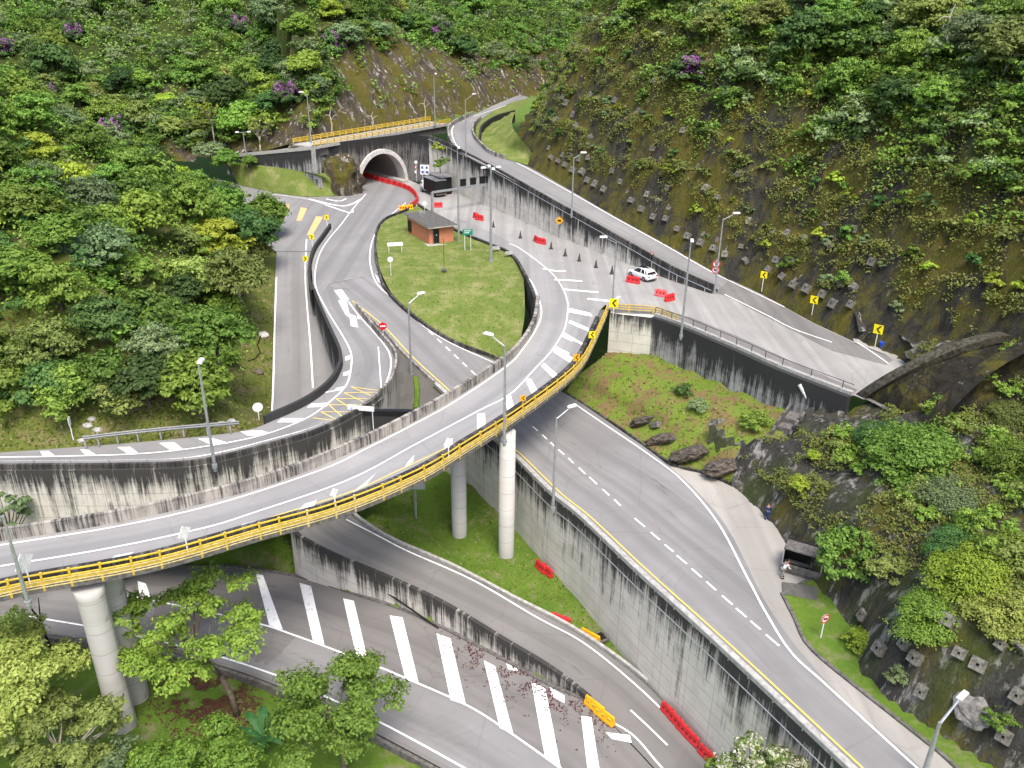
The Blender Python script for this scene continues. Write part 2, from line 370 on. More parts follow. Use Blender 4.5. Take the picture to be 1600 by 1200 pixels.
# ------------------------------------------------------------------ roads
Upts = [(562, 301), (542, 306), (480, 308), (430, 302), (380, 289), (340, 280), (310, 300), (370, 350), (432, 392), (488, 392), (487, 420), (489, 442), (497, 462),
        (513, 444), (594, 425), (588, 400), (590, 360), (602, 344), (632, 331), (652, 322), (712, 362), (765, 384), (800, 400), (822, 432), (838, 470), (858, 474), (938, 484), (946, 476), (957, 488), (1030, 492),
        (1055, 504), (1100, 522), (1220, 575), (1332, 617), (1350, 624), (1440, 600), (1450, 572), (1398, 559), (1384, 553), (1330, 532), (1270, 504), (1190, 460), (1139, 436), (1128, 441), (1118, 458), (1046, 436.5), (984, 412.5), (921, 387.5),
        (859, 363.5), (796, 335.5), (743, 313.5), (700, 296.5), (655, 288), (637, 280)]
upper = poly('upper_road', [(a, b, 0) for a, b in Upts], 'concrete_road')
poly('junction_road', [(a, b, .012) for a, b in [(564, 297), (542, 307), (480, 309), (430, 303), (380, 290), (340, 281), (312, 300), (370, 350), (431, 393), (489, 393), (520, 352), (520, 362), (504, 380), (493, 405), (490, 442), (498, 461),
      (512, 443), (592, 424), (587, 400), (589, 360), (602, 343), (631, 330), (645, 322), (655, 318), (657, 308), (643, 295), (620, 289), (592, 281), (575, 277), (566, 292)]], 'asphalt')
# shoulder and merging lane of darker asphalt by the bridge
poly('merge_lane', [(a, b, .016) for a, b in [(700, 352), (765, 383), (800, 399), (823, 432), (839, 469.5), (858, 473.5), (938, 483.5), (890, 476), (881, 450), (860, 424), (822, 398), (790, 374), (745, 352), (712, 340)]], 'asphalt_bridge')
poly('road_shoulder', [(a, b, .018) for a, b in [(960, 489), (1030, 492), (1055, 503.5), (1100, 521.5), (1220, 574.5), (1331, 616), (1340, 609), (1240, 566), (1150, 524), (1080, 496), (1010, 478), (962, 474)]], 'asphalt_dark')
poly('merging_ramp', [(a, b, .02) for a, b in [(1119, 458), (1134, 462), (1217, 505), (1300, 548), (1385, 570), (1395, 562.5), (1384, 554), (1330, 533), (1270, 505), (1190, 461), (1139, 436.6), (1128, 442)]], 'asphalt_dark')
Lw, Le, _ = strip('side_road', [((432, 392), (512, 392), 0), ((430, 430), (503, 430), -1.3), ((428, 480), (508, 480), -2.6), ((427, 540), (532, 540), -4.1), ((425, 600), (533, 600), -5.3), ((423, 645), (530, 645), -6.2), ((417, 695), (520, 710), -7.6), ((425, 760), (527, 745), -9.2), ((455, 830), (545, 800), -10.9)], 'asphalt')
SL, SR, _ = strip('slip_ramp', [((488, 440), (540, 452), 0), ((499, 475), (562, 490), -.05), ((517, 517), (590, 525), -.2), ((535, 560), (616, 558), -.35), ((530, 587), (612, 595), -.45), ((511, 611), (592, 620), -.55), ((478, 634), (560, 643), -.7), ((430, 656), (500, 674), -.9), ((376, 674), (440, 693), -1.1), ((250, 688), (312, 724), -1.4), ((125, 698), (187, 730), -1.7), ((0, 707), (60, 731), -2), ((-90, 712), (-40, 732), -2.1)], 'asphalt')
rowsE = [((505, 440), (594, 425), 0), ((541, 468), (603, 452), -.45), ((592, 509), (640, 490), -1.7), ((639, 559), (704, 533), -3.3), ((702, 617), (779, 563), -5.1), ((758, 668), (840, 595), -6.6), ((812, 716), (892, 620), -7.7), ((869, 772), (975, 676), -8), ((917, 811), (1045, 728), -8), ((1000, 890), (1128, 812), -8), ((1094, 975), (1205, 955), -8), ((1187, 1061), (1295, 1068), -8), ((1326, 1192), (1418, 1180), -8), ((1420, 1280), (1510, 1265), -8.1)]
EL, ER, _ = strip('main_road', rowsE, 'asphalt_mid')
poly('paved_apron', [(a, b, -8.06) for a, b in [(960, 690), (1000, 698), (1047, 728), (1104, 742), (1150, 763), (1200, 808), (1252, 876), (1266, 903), (1219, 928), (1262, 1012), (1337, 1076), (1465, 1177), (1560, 1265), (1500, 1300), (1300, 1110), (1150, 990), (1050, 850), (940, 700)]], 'concrete_apron')
ML, MR, _ = strip('exit_road', [((455, 828), (545, 800), -10.8), ((470, 845), (562, 816), -11.5), ((520, 872), (612, 846), -12.7), ((600, 905), (703, 886), -14.0), ((690, 947), (793, 933), -14.8), ((789, 1007), (872, 973), -15.8), ((860, 1050), (932, 1010), -16.4), ((925, 1101), (1002, 1063), -17.05), ((985, 1160), (1057, 1120), -17.5), ((1040, 1220), (1117, 1182), -17.8), ((1100, 1290), (1182, 1252), -18)], 'asphalt_dark')
BT, BS, _ = strip('lower_road', [((-90, 888), (-90, 962), -15), ((60, 885), (50, 987), -15.2), ((200, 880), (139, 1000), -15.4), ((330, 884), (230, 1010), -15.5), ((423, 895), (320, 1032), -15.7), ((480, 906), (405, 1060), -15.9), ((560, 932), (476, 1090), -16.4), ((625, 953), (540, 1122), -16.7), ((690, 982), (600, 1152), -17), ((789, 1034), (690, 1200), -17.2), ((860, 1073), (760, 1240), -17.1), ((925, 1103), (840, 1290), -17.1), ((985, 1162), (920, 1350), -17.52), ((1040, 1222), (1000, 1400), -17.82)], 'asphalt_red', lift=-.02)
# lower road: the running lane is clean grey asphalt
lane = []
for a, b in [((60, 921), (45, 983)), ((176, 930), (139, 998)), ((232, 939), (214, 1003)), ((390, 973), (315, 1026)), ((469, 998), (405, 1054)), ((596, 1046), (476, 1083)), ((620, 1056), (540, 1112)), ((729, 1104), (600, 1145)), ((800, 1149), (690, 1192)), ((875, 1202), (760, 1232)), ((960, 1270), (840, 1290))]:
    pa, pb = on(*a, 'lower_road'), on(*b, 'lower_road')
    if pa and pb: lane.append((pa, pb))
mb = MB(); la = sub([x[0] for x in lane], 60); lb = sub([x[1] for x in lane], 60); s = 0
for k in range(59):
    s2 = s+(la[k+1]-la[k]).length; up = Vector((0, 0, .012))
    mb.quad(la[k]+up, lb[k]+up, lb[k+1]+up, la[k+1]+up, [(0, s), (5, s), (5, s2), (0, s2)]); s = s2
struct(mb.build('lower_road_lane', 'asphalt_mid')); bvh('lower_road_lane', mb)
UL, UR, _ = strip('hillside_ramp', [((812, 148), (826, 152), 9.6), ((775, 163), (800, 164), 9.4), ((735, 182), (772, 173), 9.2), ((707, 197), (744, 194), 9), ((702, 212), (741, 212), 8.8), ((711, 231), (756, 231), 8.1), ((735, 247), (775, 244), 7.7), ((770, 265), (822, 259), 6.9), ((830, 297), (885, 294), 5.6), ((895, 334), (960, 338), 4.3), ((973, 378), (1040, 382), 2.3), ((1050, 421), (1110, 422), .9), ((1120, 455), (1140, 437), .03)], 'asphalt')
# roadway of the curved overpass
rowsB = [((-90, 860), (-60, 930), -1), ((0, 846), (45, 905), -1), ((187, 816), (235, 870), -1), ((344, 780), (400, 824), -.95), ((460, 744), (525, 789), -.9), ((569, 698), (642, 741), -.85), ((647, 659), (720, 695), -.8), ((712, 622), (790, 651), -.7), ((791, 569), (865, 597), -.5), ((822, 537), (898, 564), -.35), ((838, 505), (918, 527), -.15), ((843, 471), (938, 483), .02)]

# ------------------------------------------------------------------ curved overpass
BR = empty('overpass_bridge', 'curved concrete overpass with yellow rails and round pillars crossing the whole photo', 'bridge')
IL, OL, _ = strip('roadway', rowsB, 'asphalt_bridge', parent=BR, sub=8)
IL[-1].z = OL[-1].z = .02
inn = offset(IL, .42); outE = offset(OL, -1.0)
mb = MB(); n = len(IL); s = 0                            # slab: sides, soffit
for k in range(n-1):
    a, b, c, d = inn[k], inn[k+1], outE[k], outE[k+1]; z = Vector((0, 0, -.05)); zt = Vector((0, 0, -1.0)); zb = Vector((0, 0, -1.7))
    ia, ib = inn[k]*.72+outE[k]*.28, inn[k+1]*.72+outE[k+1]*.28; oa, ob = inn[k]*.28+outE[k]*.72, inn[k+1]*.28+outE[k+1]*.72
    l = (d-c).length
    mb.quad(c+zt*.62, d+zt*.62, d+z, c+z, [(s, .7), (s+l, .7), (s+l, 0), (s, 0)]); mb.quad(b+zt*.62, a+zt*.62, a+z, b+z, [(s+l, .7), (s, .7), (s, 0), (s+l, 0)])
    mb.quad(oa+zb, ob+zb, d+zt*.62, c+zt*.62); mb.quad(ia+zb, ib+zb, ob+zb, oa+zb); mb.quad(a+zt*.62, b+zt*.62, ib+zb, ia+zb)
    mb.quad(a+z, b+z, d+z, c+z); s += l
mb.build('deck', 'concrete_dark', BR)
parl = raise_(IL, .95); wall('parapet', parl, [p.z-.04 for p in IL], .4, 'parapet', BR, 1)
kerb = raise_(OL[:-4], .55); wall('kerb_wall', kerb, [p.z-.04 for p in OL[:-4]], .45, 'parapet_dark', BR, -1)
RAIL = MB().build('railing', 'yellow', BR) if False else bpy.data.objects.new('railing', None); COL.objects.link(RAIL); RAIL.parent = BR
ro = offset(OL, -.95); mb = MB()
for h in (.14, .42, .86): mb.tube(raise_(ro, h), .07, 5)
mb.build('rail', 'yellow', RAIL)
mb = MB()
for h in (-.2, .0, .28): mb.tube(raise_(offset(OL, -.98), h), .06, 5)
o = mb.build('lower_rail', 'yellow_pale', RAIL)
postpx = [15, 67, 118, 169, 216, 260, 308, 356, 401, 444, 484, 525, 562, 600, 631, 664, 694, 722, 747, 772, 794, 816, 834, 852, 867, 883, 897, 908, 918, 930, 939]
poster = None; paleposts = (484, 525, 562)
for x in postpx:
    k = min(range(len(ro)), key=lambda k: abs(proj(ro[k]+Vector((0, 0, -.5)))[0]-x) if proj(ro[k])[1] > 484 else 1e9)
    a = min(max(k, 1), len(ro)-2); tdir = ro[a+1]-ro[a-1]; rz = math.atan2(tdir.y, tdir.x)
    mt = 'yellow_pale' if x in paleposts else 'yellow'
    mb = MB(); mb.box((0, 0, .2), .14, .14, 1.45); mb.box((0, .05, -.42), .3, .12, .25); mb.box((0, 0, .95), .17, .17, .06)
    q = mb.build('railing_post', mt, RAIL); q.location = ro[k]+Vector((0, 0, 0)); q.rotation_euler = (0, 0, rz)
def pier(base_px, zb, top, r, cap=False):
    b = P(*base_px, zb); mb = MB()
    if cap: mb.tube([b+Vector((0, 0, -1)), b, Vector((b.x, b.y, top-3)), Vector((b.x, b.y, top-.9)), Vector((b.x, b.y, top))], [r, r, r, r*1.06, r*1.18], 28)
    else: mb.tube([b+Vector((0, 0, -1)), b, Vector((b.x, b.y, top))], r, 28)
    o = mb.build('pillar', 'pier', BR, True)
    for p_ in o.data.polygons:
        if len(p_.vertices) > 4: p_.use_smooth = False
pier((791, 866), -16, -1.9, .78); pier((718, 836), -16, -1.9, .78); pier((193, 1130), -15.6, -2.3, .95, True); pier((213, 1085), -15.6, -2.3, .95, True)
mb = MB(); c = P(740, 715, -2.6); mb.box((c.x-1.2, c.y-2.0, -3.0), 7.5, 1.5, 1.2, math.radians(33)); 
bvh('bridge_k', (lambda q: q)(type('q', (), {'v': [tuple(p) for p in OL]+[tuple(p) for p in outE], 'f': [(k, k+1, len(OL)+k+1, len(OL)+k) for k in range(len(OL)-1)]})))

# ------------------------------------------------------------------ parapets and retaining walls
def W(px, z): return P(px[0], px[1], z)
A_top = [(518, 357, 0), (507, 373, 0), (494, 392, 0), (487, 415, 0), (486, 440, 0), (490, 462, 0)]
la = sub([W(p, 0) for p in A_top], 20)+SL[4:int(len(SL)*.62)]
tl = raise_(la, .8)
bt = []
for i, p in enumerate(la):
    q = proj(p); bt.append(min(p.z-.2, -.2-(max(0, min(1, (q[1]-395)/200))*5.6)) if q[1] < 612 and q[0] > 470 else p.z-1.2)
tag(wall('parapet_wall', tl, bt, .35, 'wall_black', None, -1 if (tl[1]-tl[0]).y < 0 else 1), 'curving blackened parapet wall between the left slip ramp and the sunken side road', 'wall')
# wall under the slip ramp, with the underpass opening
mb_top = raise_(SR[int(len(SR)*.42):], .02); kb = []
for p in mb_top:
    x = proj(p)[0]; kb.append(p.z-2.4 if 428 < x < 512 else (-10.2 if x > 170 else -12))
rw = wall('retaining_wall', mb_top, kb, -.5 if False else .5, 'wall_mid', None, 1)
tag(rw, 'pale stained retaining wall under the left slip ramp with a dark underpass opening', 'wall')
kb2 = raise_(mb_top, .45); wall('coping', kb2, [p.z-.06 for p in mb_top], .3, 'parapet_dark', rw, 1)
# railing wire along the ramp wall
lw = offset(kb2, -.25); mb = MB(); mb.tube(raise_(lw, .1), .035, 4); mb.tube(raise_(lw, -.9), .035, 4)
for k in range(0, len(lw), 3): mb.box((lw[k].x, lw[k].y, lw[k].z-.4), .06, .06, 1.1)
tag(mb.build('wire_rail', 'steel'), 'thin grey wire rail running along the left slip ramp wall', 'railing')
# cross wall by the ramp nose
a = W((569, 645), -.6); b = W((660, 655), -1.2)
tag(wall('cross_wall', [a, b], -9, .4, 'wall_black', None, 1), 'black stained cross wall between the slip ramp nose and the overpass', 'wall')
mb = MB(); mb.box(((a.x+b.x)/2, (a.y+b.y)/2+.2, -.62), (b-a).length, .5, .5, math.atan2(b.y-a.y, b.x-a.x)); 
tag(mb.build('black_beam', 'black'), 'black beam on top of the cross wall beside the overpass', 'beam')
# sunken wedge between ramp and main road
kE = [i for i, p in enumerate(EL) if 475 < proj(p)[1] < 632]
w1 = [EL[i]+Vector((0, 0, .01)) for i in kE]; w1 = sub(w1, 12)
w2 = sub([P(556, 487, -.3), P(590, 522, -.8), P(616, 552, -1.8), P(615, 590, -3), P(590, 625, -4.3), P(570, 655, -5)], 12)
mb = MB()
for k in range(11):
    for j in range(4):
        f = lambda kk, jj: w2[kk].lerp(w1[kk], jj/4)+Vector((0, 0, .25*math.sin(jj*PI/4)*math.sin(kk*2)))
        mb.quad(f(k, j), f(k, j+1), f(k+1, j+1), f(k+1, j))
struct(mb.build('sunken_verge', 'gravel')); bvh('sunken_verge', mb)
kk_ = [i for i, p in enumerate(SR) if 478 < proj(p)[1] < 640 and proj(p)[0] > 555]
wl = [SR[i] for i in kk_]
tag(wall('kerb_parapet', raise_(wl, .75), [p.z-5 for p in wl], .25, 'parapet', None, 1), 'low curved concrete parapet on the right edge of the slip ramp nose', 'wall')
e1 = [EL[i] for i in range(len(EL)) if 475 < proj(EL[i])[1] < 700]
tag(wall('low_kerb_wall', raise_(offset(e1, -.5), .5), [p.z-1.5 for p in e1], .2, 'parapet', None, 1), 'low concrete kerb wall on the yellow line side of the main road before the overpass', 'wall')
# tall retaining wall below the main road
e2 = offset([p for p in EL if 600 < proj(p)[1]], -.75)
tall = wall('retaining_wall', raise_(e2, .15), -19.5, .6, 'wall_mid', None, 1)
tag(tall, 'tall concrete retaining wall with black streaks carrying the main road at centre right', 'wall')
# which side is the visible one: keep coping on top
cp = raise_(e2, .55); wall('coping', cp, [p.z-.38 for p in cp], .5, 'concrete', tall, 1)
mb = MB(); ww = offset(raise_(e2, .75), -.15); mb.tube(ww, .035, 4); mb.tube(raise_(offset(ww, -.02), -1.6), .05, 4)
for k in range(0, len(ww), 2): mb.box((ww[k].x, ww[k].y, ww[k].z-.25), .06, .06, .6)
mb.build('cable_rail', 'steel', tall)
# wall between exit road and lower road
m2 = [p for p in ML if proj(p)[0] < 924]
mw = wall('retaining_wall', raise_(offset(m2, -.1), .5), -19, .4, 'wall_clean', None, 1); tag(mw, 'low pale retaining wall between the exit road and the striped lower road', 'wall')
# gutter kerb at foot of that wall
bt2 = [p for p in BT if 330 < proj(p)[0] < 925]
tag(wall('gutter_kerb', raise_(bt2, .12), [p.z-.3 for p in bt2], .3, 'concrete_dark', None, 1), 'dark gutter kerb along the striped lower road', 'kerb')
mr = [p for p in MR if proj(p)[0] < 1010]
tag(wall('roadside_kerb', raise_(offset(mr, .25), .12), [p.z-.3 for p in mr], .3, 'concrete', None, 1), 'pale kerb along the grass side of the exit road', 'kerb')
tag(wall('edge_kerb', raise_(offset(BS, -.2), .15), [p.z-.6 for p in BS], -.3, 'concrete_dark', None, 1), 'weathered kerb on the tree side of the lower road', 'kerb')
# island kerbs
isl_l = [p for p in ER if 430 < proj(p)[1] < 600]
il = sub([W(p, 0) for p in [(650, 323), (632, 332), (604, 344), (591, 360), (588, 385), (589, 405), (594, 425)]], 20)+isl_l
tag(wall('island_kerb', raise_(il, .45), [p.z-.8 for p in il], -.3, 'parapet_dark', None, 1), 'dark curved kerb round the left side of the grass island', 'kerb')
ir = sub([W(p, 0) for p in [(655, 322), (712, 361), (765, 383.5), (800, 400), (822, 432), (838, 470)]], 24)
tag(wall('gutter_wall', raise_(ir, .5), [p.z-3.5 for p in ir], -.35, 'parapet_dark', None, 1), 'dark low wall between the grass island and the coned carriageway', 'wall')
# stained wall below the hillside ramp
ub = [W(p, 0) for p in [(672, 290), (700, 297), (743, 314), (796, 336), (859, 364), (921, 388), (984, 413), (1046, 437), (1112, 459)]]
uz = [8.8, 8.1, 7.1, 5.9, 4.65, 3.35, 2.2, 1.1, .35]
ut = [Vector((p.x, p.y, z)) for p, z in zip(ub, uz)]; ut = sub(ut, 40)
sw = wall('retaining_wall', ut, -.3, 1.2, 'wall_mid', None, 1); tag(sw, 'long tapering white and black streaked retaining wall below the hillside ramp', 'wall')
wall('parapet', raise_(offset(ut, .1), .8), [p.z-.05 for p in ut], .35, 'parapet_dark', sw, 1)
mb = MB(); hl = offset(ut, -.2); mb.tube(raise_(hl, .15), .05, 4); mb.build('cable_rail', 'steel', sw)
for k in range(2, 39, 3):
    mb = MB(); mb.tube([(hl[k].x, hl[k].y, 0), (hl[k].x, hl[k].y, hl[k].z+.15)], .07, 5); mb.build('drain_pipe', 'concrete', sw)
rl = raise_(offset(UR, .1), 0); wr = [p for p in UR if proj(p)[1] > 186 and proj(p)[1] < 250]
tag(wall('ramp_parapet', raise_(wr, .7), [p.z-.5 for p in wr], -.3, 'parapet', None, 1), 'pale curved parapet on the inside bend of the hillside ramp', 'wall')
wl2 = [p for p in UL if 176 < proj(p)[1] < 232 and proj(p)[0] < 740]
tag(wall('ramp_parapet', raise_(wl2, .8), [p.z-.6 for p in wl2], -.35, 'parapet', None, 1), 'grey parapet on the outer bend of the hillside ramp beside the yellow rails', 'wall')
# south wall under upper road and abutment
sb = [W(p, 0) for p in [(1022, 494), (1055, 505), (1100, 523), (1160, 549), (1220, 576), (1330, 618)]]; sb = sub(sb, 26)
so_ = wall('retaining_wall', sb, -6.5, -.6, 'wall_black', None, 1); tag(so_, 'black panelled retaining wall below the upper carriageway at right', 'wall')
wall('coping', raise_(sb, .35), [p.z-.1 for p in sb], .45, 'concrete', so_, 1)
mb = MB(); hr = raise_(offset(sb, .2), .35)
mb.tube(raise_(hr, .75), .035, 4)
for k in range(0, 26, 2): mb.box((hr[k].x, hr[k].y, hr[k].z+.35), .06, .06, .8)
mb.build('handrail', 'black', so_)
AB = empty('abutment', 'pale concrete abutment block where the overpass leaves the upper carriageway', 'abutment')
a0, a1, a2 = W((953, 489), 0), W((1023, 497), 0), W((1032, 488), 0); a3 = W((960, 480), 0)
mb = MB(); q = [a0, a1, a2, a3]; zz = [Vector((p.x, p.y, -8)) for p in q]
for i in range(4):
    j = (i+1) % 4; l = (q[j]-q[i]).length; mb.quad(zz[i], zz[j], q[j], q[i], [(0, 8), (l, 8), (l, 0), (0, 0)])
mb.quad(*[p+Vector((0, 0, -.01)) for p in q]); mb.build('block', 'wall_pale', AB)
YR = empty('yellow_railing', 'short yellow railing on the pale abutment beside the upper carriageway', 'railing')
yl = sub([W(p, .02) for p in [(955, 486), (985, 488), (1025, 491), (1040, 497), (1058, 504)]], 14); mb = MB()
for h in (.35, .65, .95): mb.tube(raise_(yl, h), .05, 5)
mb.build('rail', 'yellow', YR)
for k in (0, 3, 6, 8, 10, 13): mb = MB(); mb.box((yl[k].x, yl[k].y, yl[k].z+.5), .14, .14, 1.0); mb.build('railing_post', 'yellow', YR)
# kerb on verge at lower right
vk = sub([W(p, -8.05) for p in [(1266, 903), (1219, 928)]], 3)+sub([W(p, -8.05) for p in [(1219, 928), (1238, 965), (1262, 1012), (1337, 1076), (1465, 1177), (1560, 1265)]], 20)[1:]
tag(wall('verge_kerb', raise_(vk, .16), [p.z-.3 for p in vk], .25, 'concrete_dark', None, 1), 'dark kerb round the narrow grass verge at lower right', 'kerb')
vk2 = sub([W(p, -8.0) for p in [(888, 618), (972, 673), (1047, 725), (1104, 741), (1150, 762)]], 20)
tag(wall('verge_kerb', raise_(vk2, .16), [p.z-.3 for p in vk2], .25, 'parapet_dark', None, 1), 'dark kerb along the grass mound on the main road', 'kerb')

# ------------------------------------------------------------------ ground and hills (height fields in world space)
from mathutils import noise as mn
def fbm(x, y, s, o=4, seed=0): return mn.fractal(Vector((x*s+seed*13.7, y*s-seed*7.1, seed)), 1.0, 2.0, o)
def seg_dist(base, x, y):
    """signed distance to a base polyline (positive on its left), interpolated z and arclength"""
    best = None
    for k in range(len(base)-1):
        a, b = base[k], base[k+1]; dx, dy = b.x-a.x, b.y-a.y; L2 = dx*dx+dy*dy
        t_ = max(0, min(1, ((x-a.x)*dx+(y-a.y)*dy)/L2)); qx, qy = a.x+dx*t_, a.y+dy*t_; d = math.hypot(x-qx, y-qy)
        if best is None or d < best[0]-1e-9:
            best = (d, math.copysign(1, dx*(y-a.y)-dy*(x-a.x)), a.z+(b.z-a.z)*t_, (k+t_)/(len(base)-1))
    return best[0]*best[1], best[2], best[3]
class Hill:
    def __init__(s, name, base, prof, x0, x1, y0, y1, step, mat, rough, zone, scale=None, zmax=80, keep=-3):
        s.base, s.prof, s.rough, s.scale, s.zone = base, prof, rough, scale, zone
        nx_, ny_ = int((x1-x0)/step)+1, int((y1-y0)/step)+1; mb = MB(); idx = {}; zs = []
        for j in range(ny_):
            for i in range(nx_):
                x, y = x0+i*step, y0+j*step; d, z, u = s.raw(x, y)
                if d > keep: idx[i, j] = len(mb.v); mb.v.append((x, y, z)); zs.append(zone(d, x, y))
        for j in range(ny_-1):
            for i in range(nx_-1):
                q = [(i, j), (i+1, j), (i+1, j+1), (i, j+1)]
                if all(t in idx for t in q): mb.face([idx[t] for t in q])
        s.o = mb.build(name, mat, None, True); struct(s.o); bvh(name, mb); s.name = name
        at = s.o.data.attributes.new('zone', 'FLOAT', 'POINT'); at.data.foreach_set('value', zs)
    def raw(s, x, y):
        d, bz, u = seg_dist(s.base, x, y)
        if d <= 0: return d, bz-.25+d*.35, u
        h = float(np.interp(d, [p[0] for p in s.prof], [p[1] for p in s.prof])); k = s.scale(u) if s.scale else 1
        return d, bz-.1+h*k+s.rough(d, x, y), u
    def z(s, x, y): return s.raw(x, y)[1]
cl = lambda v, a=0, b=1: max(a, min(b, v))
# left wooded hill
baseL = [P(-160, 712, -2), P(0, 702, -1.9), P(130, 692, -1.6), P(250, 682, -1.3), P(372, 664, -1), P(398, 655, -2.5), P(420, 644, -6), P(423, 600, -5.3), P(425, 540, -4.1), P(427, 480, -2.6), P(429, 430, -1.3), P(430, 394, -.1), P(368, 350, 0), P(300, 305, 0), P(180, 290, 0)]
HL = Hill('wooded_hill', baseL, [(0, 0), (2, 1), (6, 3.5), (12, 8), (30, 20), (60, 38), (110, 62)], -140, -22, 58, 200, 1.5, 'bank_grass', lambda d, x, y: fbm(x, y, .12, 3)*cl(d/4)*1.2, lambda d, x, y: cl(.5+fbm(x, y, .2)*1.2)*.8)
# back hill
baseB = [P(130, 262, 3), P(330, 237, 4.9), P(400, 228, 6.6), P(490, 213, 9.1), P(600, 194, 9.1), P(700, 176, 9.3), P(745, 166, 9.4), P(790, 152, 9.6), P(850, 138, 10), P(1000, 128, 10)]
def scB(u): return float(np.interp(u, [0, .22, .3, .5, .7, .8, 1], [.6, .6, 1, 1.2, .9, .75, .7]))
HB = Hill('back_hill', baseB, [(0, 0), (1.5, 3), (5, 7), (9, 11), (14, 13.5), (40, 30), (80, 50), (160, 90)], -150, 70, 125, 360, 2.0, 'rock_face', lambda d, x, y: cl(d/3)*(fbm(x, y, .16, 5)*2.2+abs(fbm(x, y, .4, 4, 3))*1.2), lambda d, x, y: cl((d-13+fbm(x, y, .15)*9)/5), scB)
# right anchored slope
baseR = [P(905, 128, 10), P(868, 148, 9.7), P(838, 172, 9.4), P(822, 205, 9), P(815, 235, 8.3), P(830, 257, 7), P(892, 292, 5.8), P(966, 336, 4.2), P(1046, 381, 2.4), P(1118, 422, .9), P(1150, 437, .1), P(1200, 459, 0), P(1275, 499, 0), P(1335, 528, 0), P(1402, 555, 0), Vector((48, 70, 3)), Vector((54, 58, 5)), Vector((60, 44, 6)), Vector((66, 20, 6))]
baseR = [p for p in reversed(baseR)][::-1]
def flip(b): return b[::-1]
def terr(d, x, y): return .85*math.sin(d*2.1+fbm(x, y, .1)*3)*cl(d/2)*cl((26-d)/6)
HR = Hill('anchored_slope', baseR, [(0, 0), (.8, 2), (3, 5.5), (8, 14), (13, 22), (17, 26), (30, 34), (60, 52), (130, 85)], -5, 150, 15, 290, 1.2, 'shotcrete', lambda d, x, y: terr(d, x, y)+cl(d/2)*(fbm(x, y, .2, 5)*1.3+fbm(x, y, .8, 3, 5)*.35), lambda d, x, y: cl((d-13+fbm(x, y, .1, 4)*10+(x-40)*.12)/5))
# lower right rocky slope
baseG = [P(1120, 738, -8.1), P(1150, 762, -8.1), P(1200, 808, -8.1), P(1252, 876, -8.1), P(1285, 925, -8.1), P(1335, 985, -8.1), P(1345, 1050, -8.1), P(1400, 1103, -8.1), P(1500, 1168, -8.1), P(1640, 1258, -8.1), P(1800, 1380, -8.2)]
HG = Hill('rocky_slope', baseG, [(0, 0), (.8, 2.8), (2.4, 5.4), (6, 7.4), (12, 9.2), (20, 13), (32, 20), (50, 34)], 8, 70, 22, 92, .8, 'rock_low', lambda d, x, y: cl(d/2)*(fbm(x, y, .22, 5)*1.1+fbm(x, y, .9, 3, 5)*.35), lambda d, x, y: cl(fbm(x, y, .22, 4, 9)*1.4+.1)*.8, lambda u: float(np.interp(u, [0, .1, .25, .5, 1], [.62, .72, .95, 1.15, 1.2])), keep=-2)
# keep the slope out of the upper road and the tunnel mouth
me = HG.o.data; bm = bmesh.new(); bm.from_mesh(me)
uq = [W(p, 0) for p in [(1340, 622), (1410, 575), (1402, 553), (1335, 530), (1200, 459), (1100, 440), (900, 470), (960, 540), (1060, 575), (1190, 625), (1234, 636), (1260, 600)]]
def inside(x, y, pl):
    c = False; j = len(pl)-1
    for i in range(len(pl)):
        if (pl[i].y > y) != (pl[j].y > y) and x < (pl[j].x-pl[i].x)*(y-pl[i].y)/(pl[j].y-pl[i].y)+pl[i].x: c = not c
        j = i
    return c
bmesh.ops.delete(bm, geom=[v for v in bm.verts if v.co.y > 77.5 and v.co.x < 37 or inside(v.co.x, v.co.y, uq)], context='VERTS'); bm.to_mesh(me); bm.free()
mbt = type('q', (), {'v': [tuple(v.co) for v in me.vertices], 'f': [tuple(p.vertices) for p in me.polygons]}); bvh('rocky_slope', mbt)
# lower ground: one sheet to the horizon
gp = [(500, 850, -15), (440, 885, -15.2), (620, 800, -14.5), (700, 830, -16), (791, 870, -16), (718, 838, -16), (850, 890, -16.3), (930, 980, -17), (870, 940, -16.7), (950, 1010, -17.3), (1000, 1060, -18), (1100, 1160, -18.6), (580, 810, -13.2), (650, 858, -14.4), (740, 905, -15), (840, 960, -15.9),
      (640, 770, -13.2), (600, 748, -12), (665, 745, -12), (735, 735, -15.5), (830, 860, -16.2), (60, 1010, -16), (193, 1135, -15.8), (240, 1075, -15.8), (370, 1110, -16), (500, 1180, -17.2), (330, 880, -15.6), (400, 878, -15.4), (200, 1000, -16), (0, 830, -10.5), (150, 800, -10.5), (100, 780, -9.5), (300, 800, -11.5), (420, 740, -11), (0, 870, -15.3), (420, 850, -13.5), (440, 870, -15), (0, 1190, -16.5), (800, 1400, -19), (1300, 1300, -19), (150, 870, -15)]
gw = np.array([tuple(P(*p)) for p in gp])
ex = np.array([(-80, 70, -9), (-80, 40, -17), (80, 40, -20), (80, 100, -20), (0, 140, -20), (-60, 140, -20), (0, 10, -20), (-60, 10, -19), (40, 10, -20), (-10, 100, -18), (20, 75, -19), (10, 68, -18)]); gw = np.vstack([gw, ex])
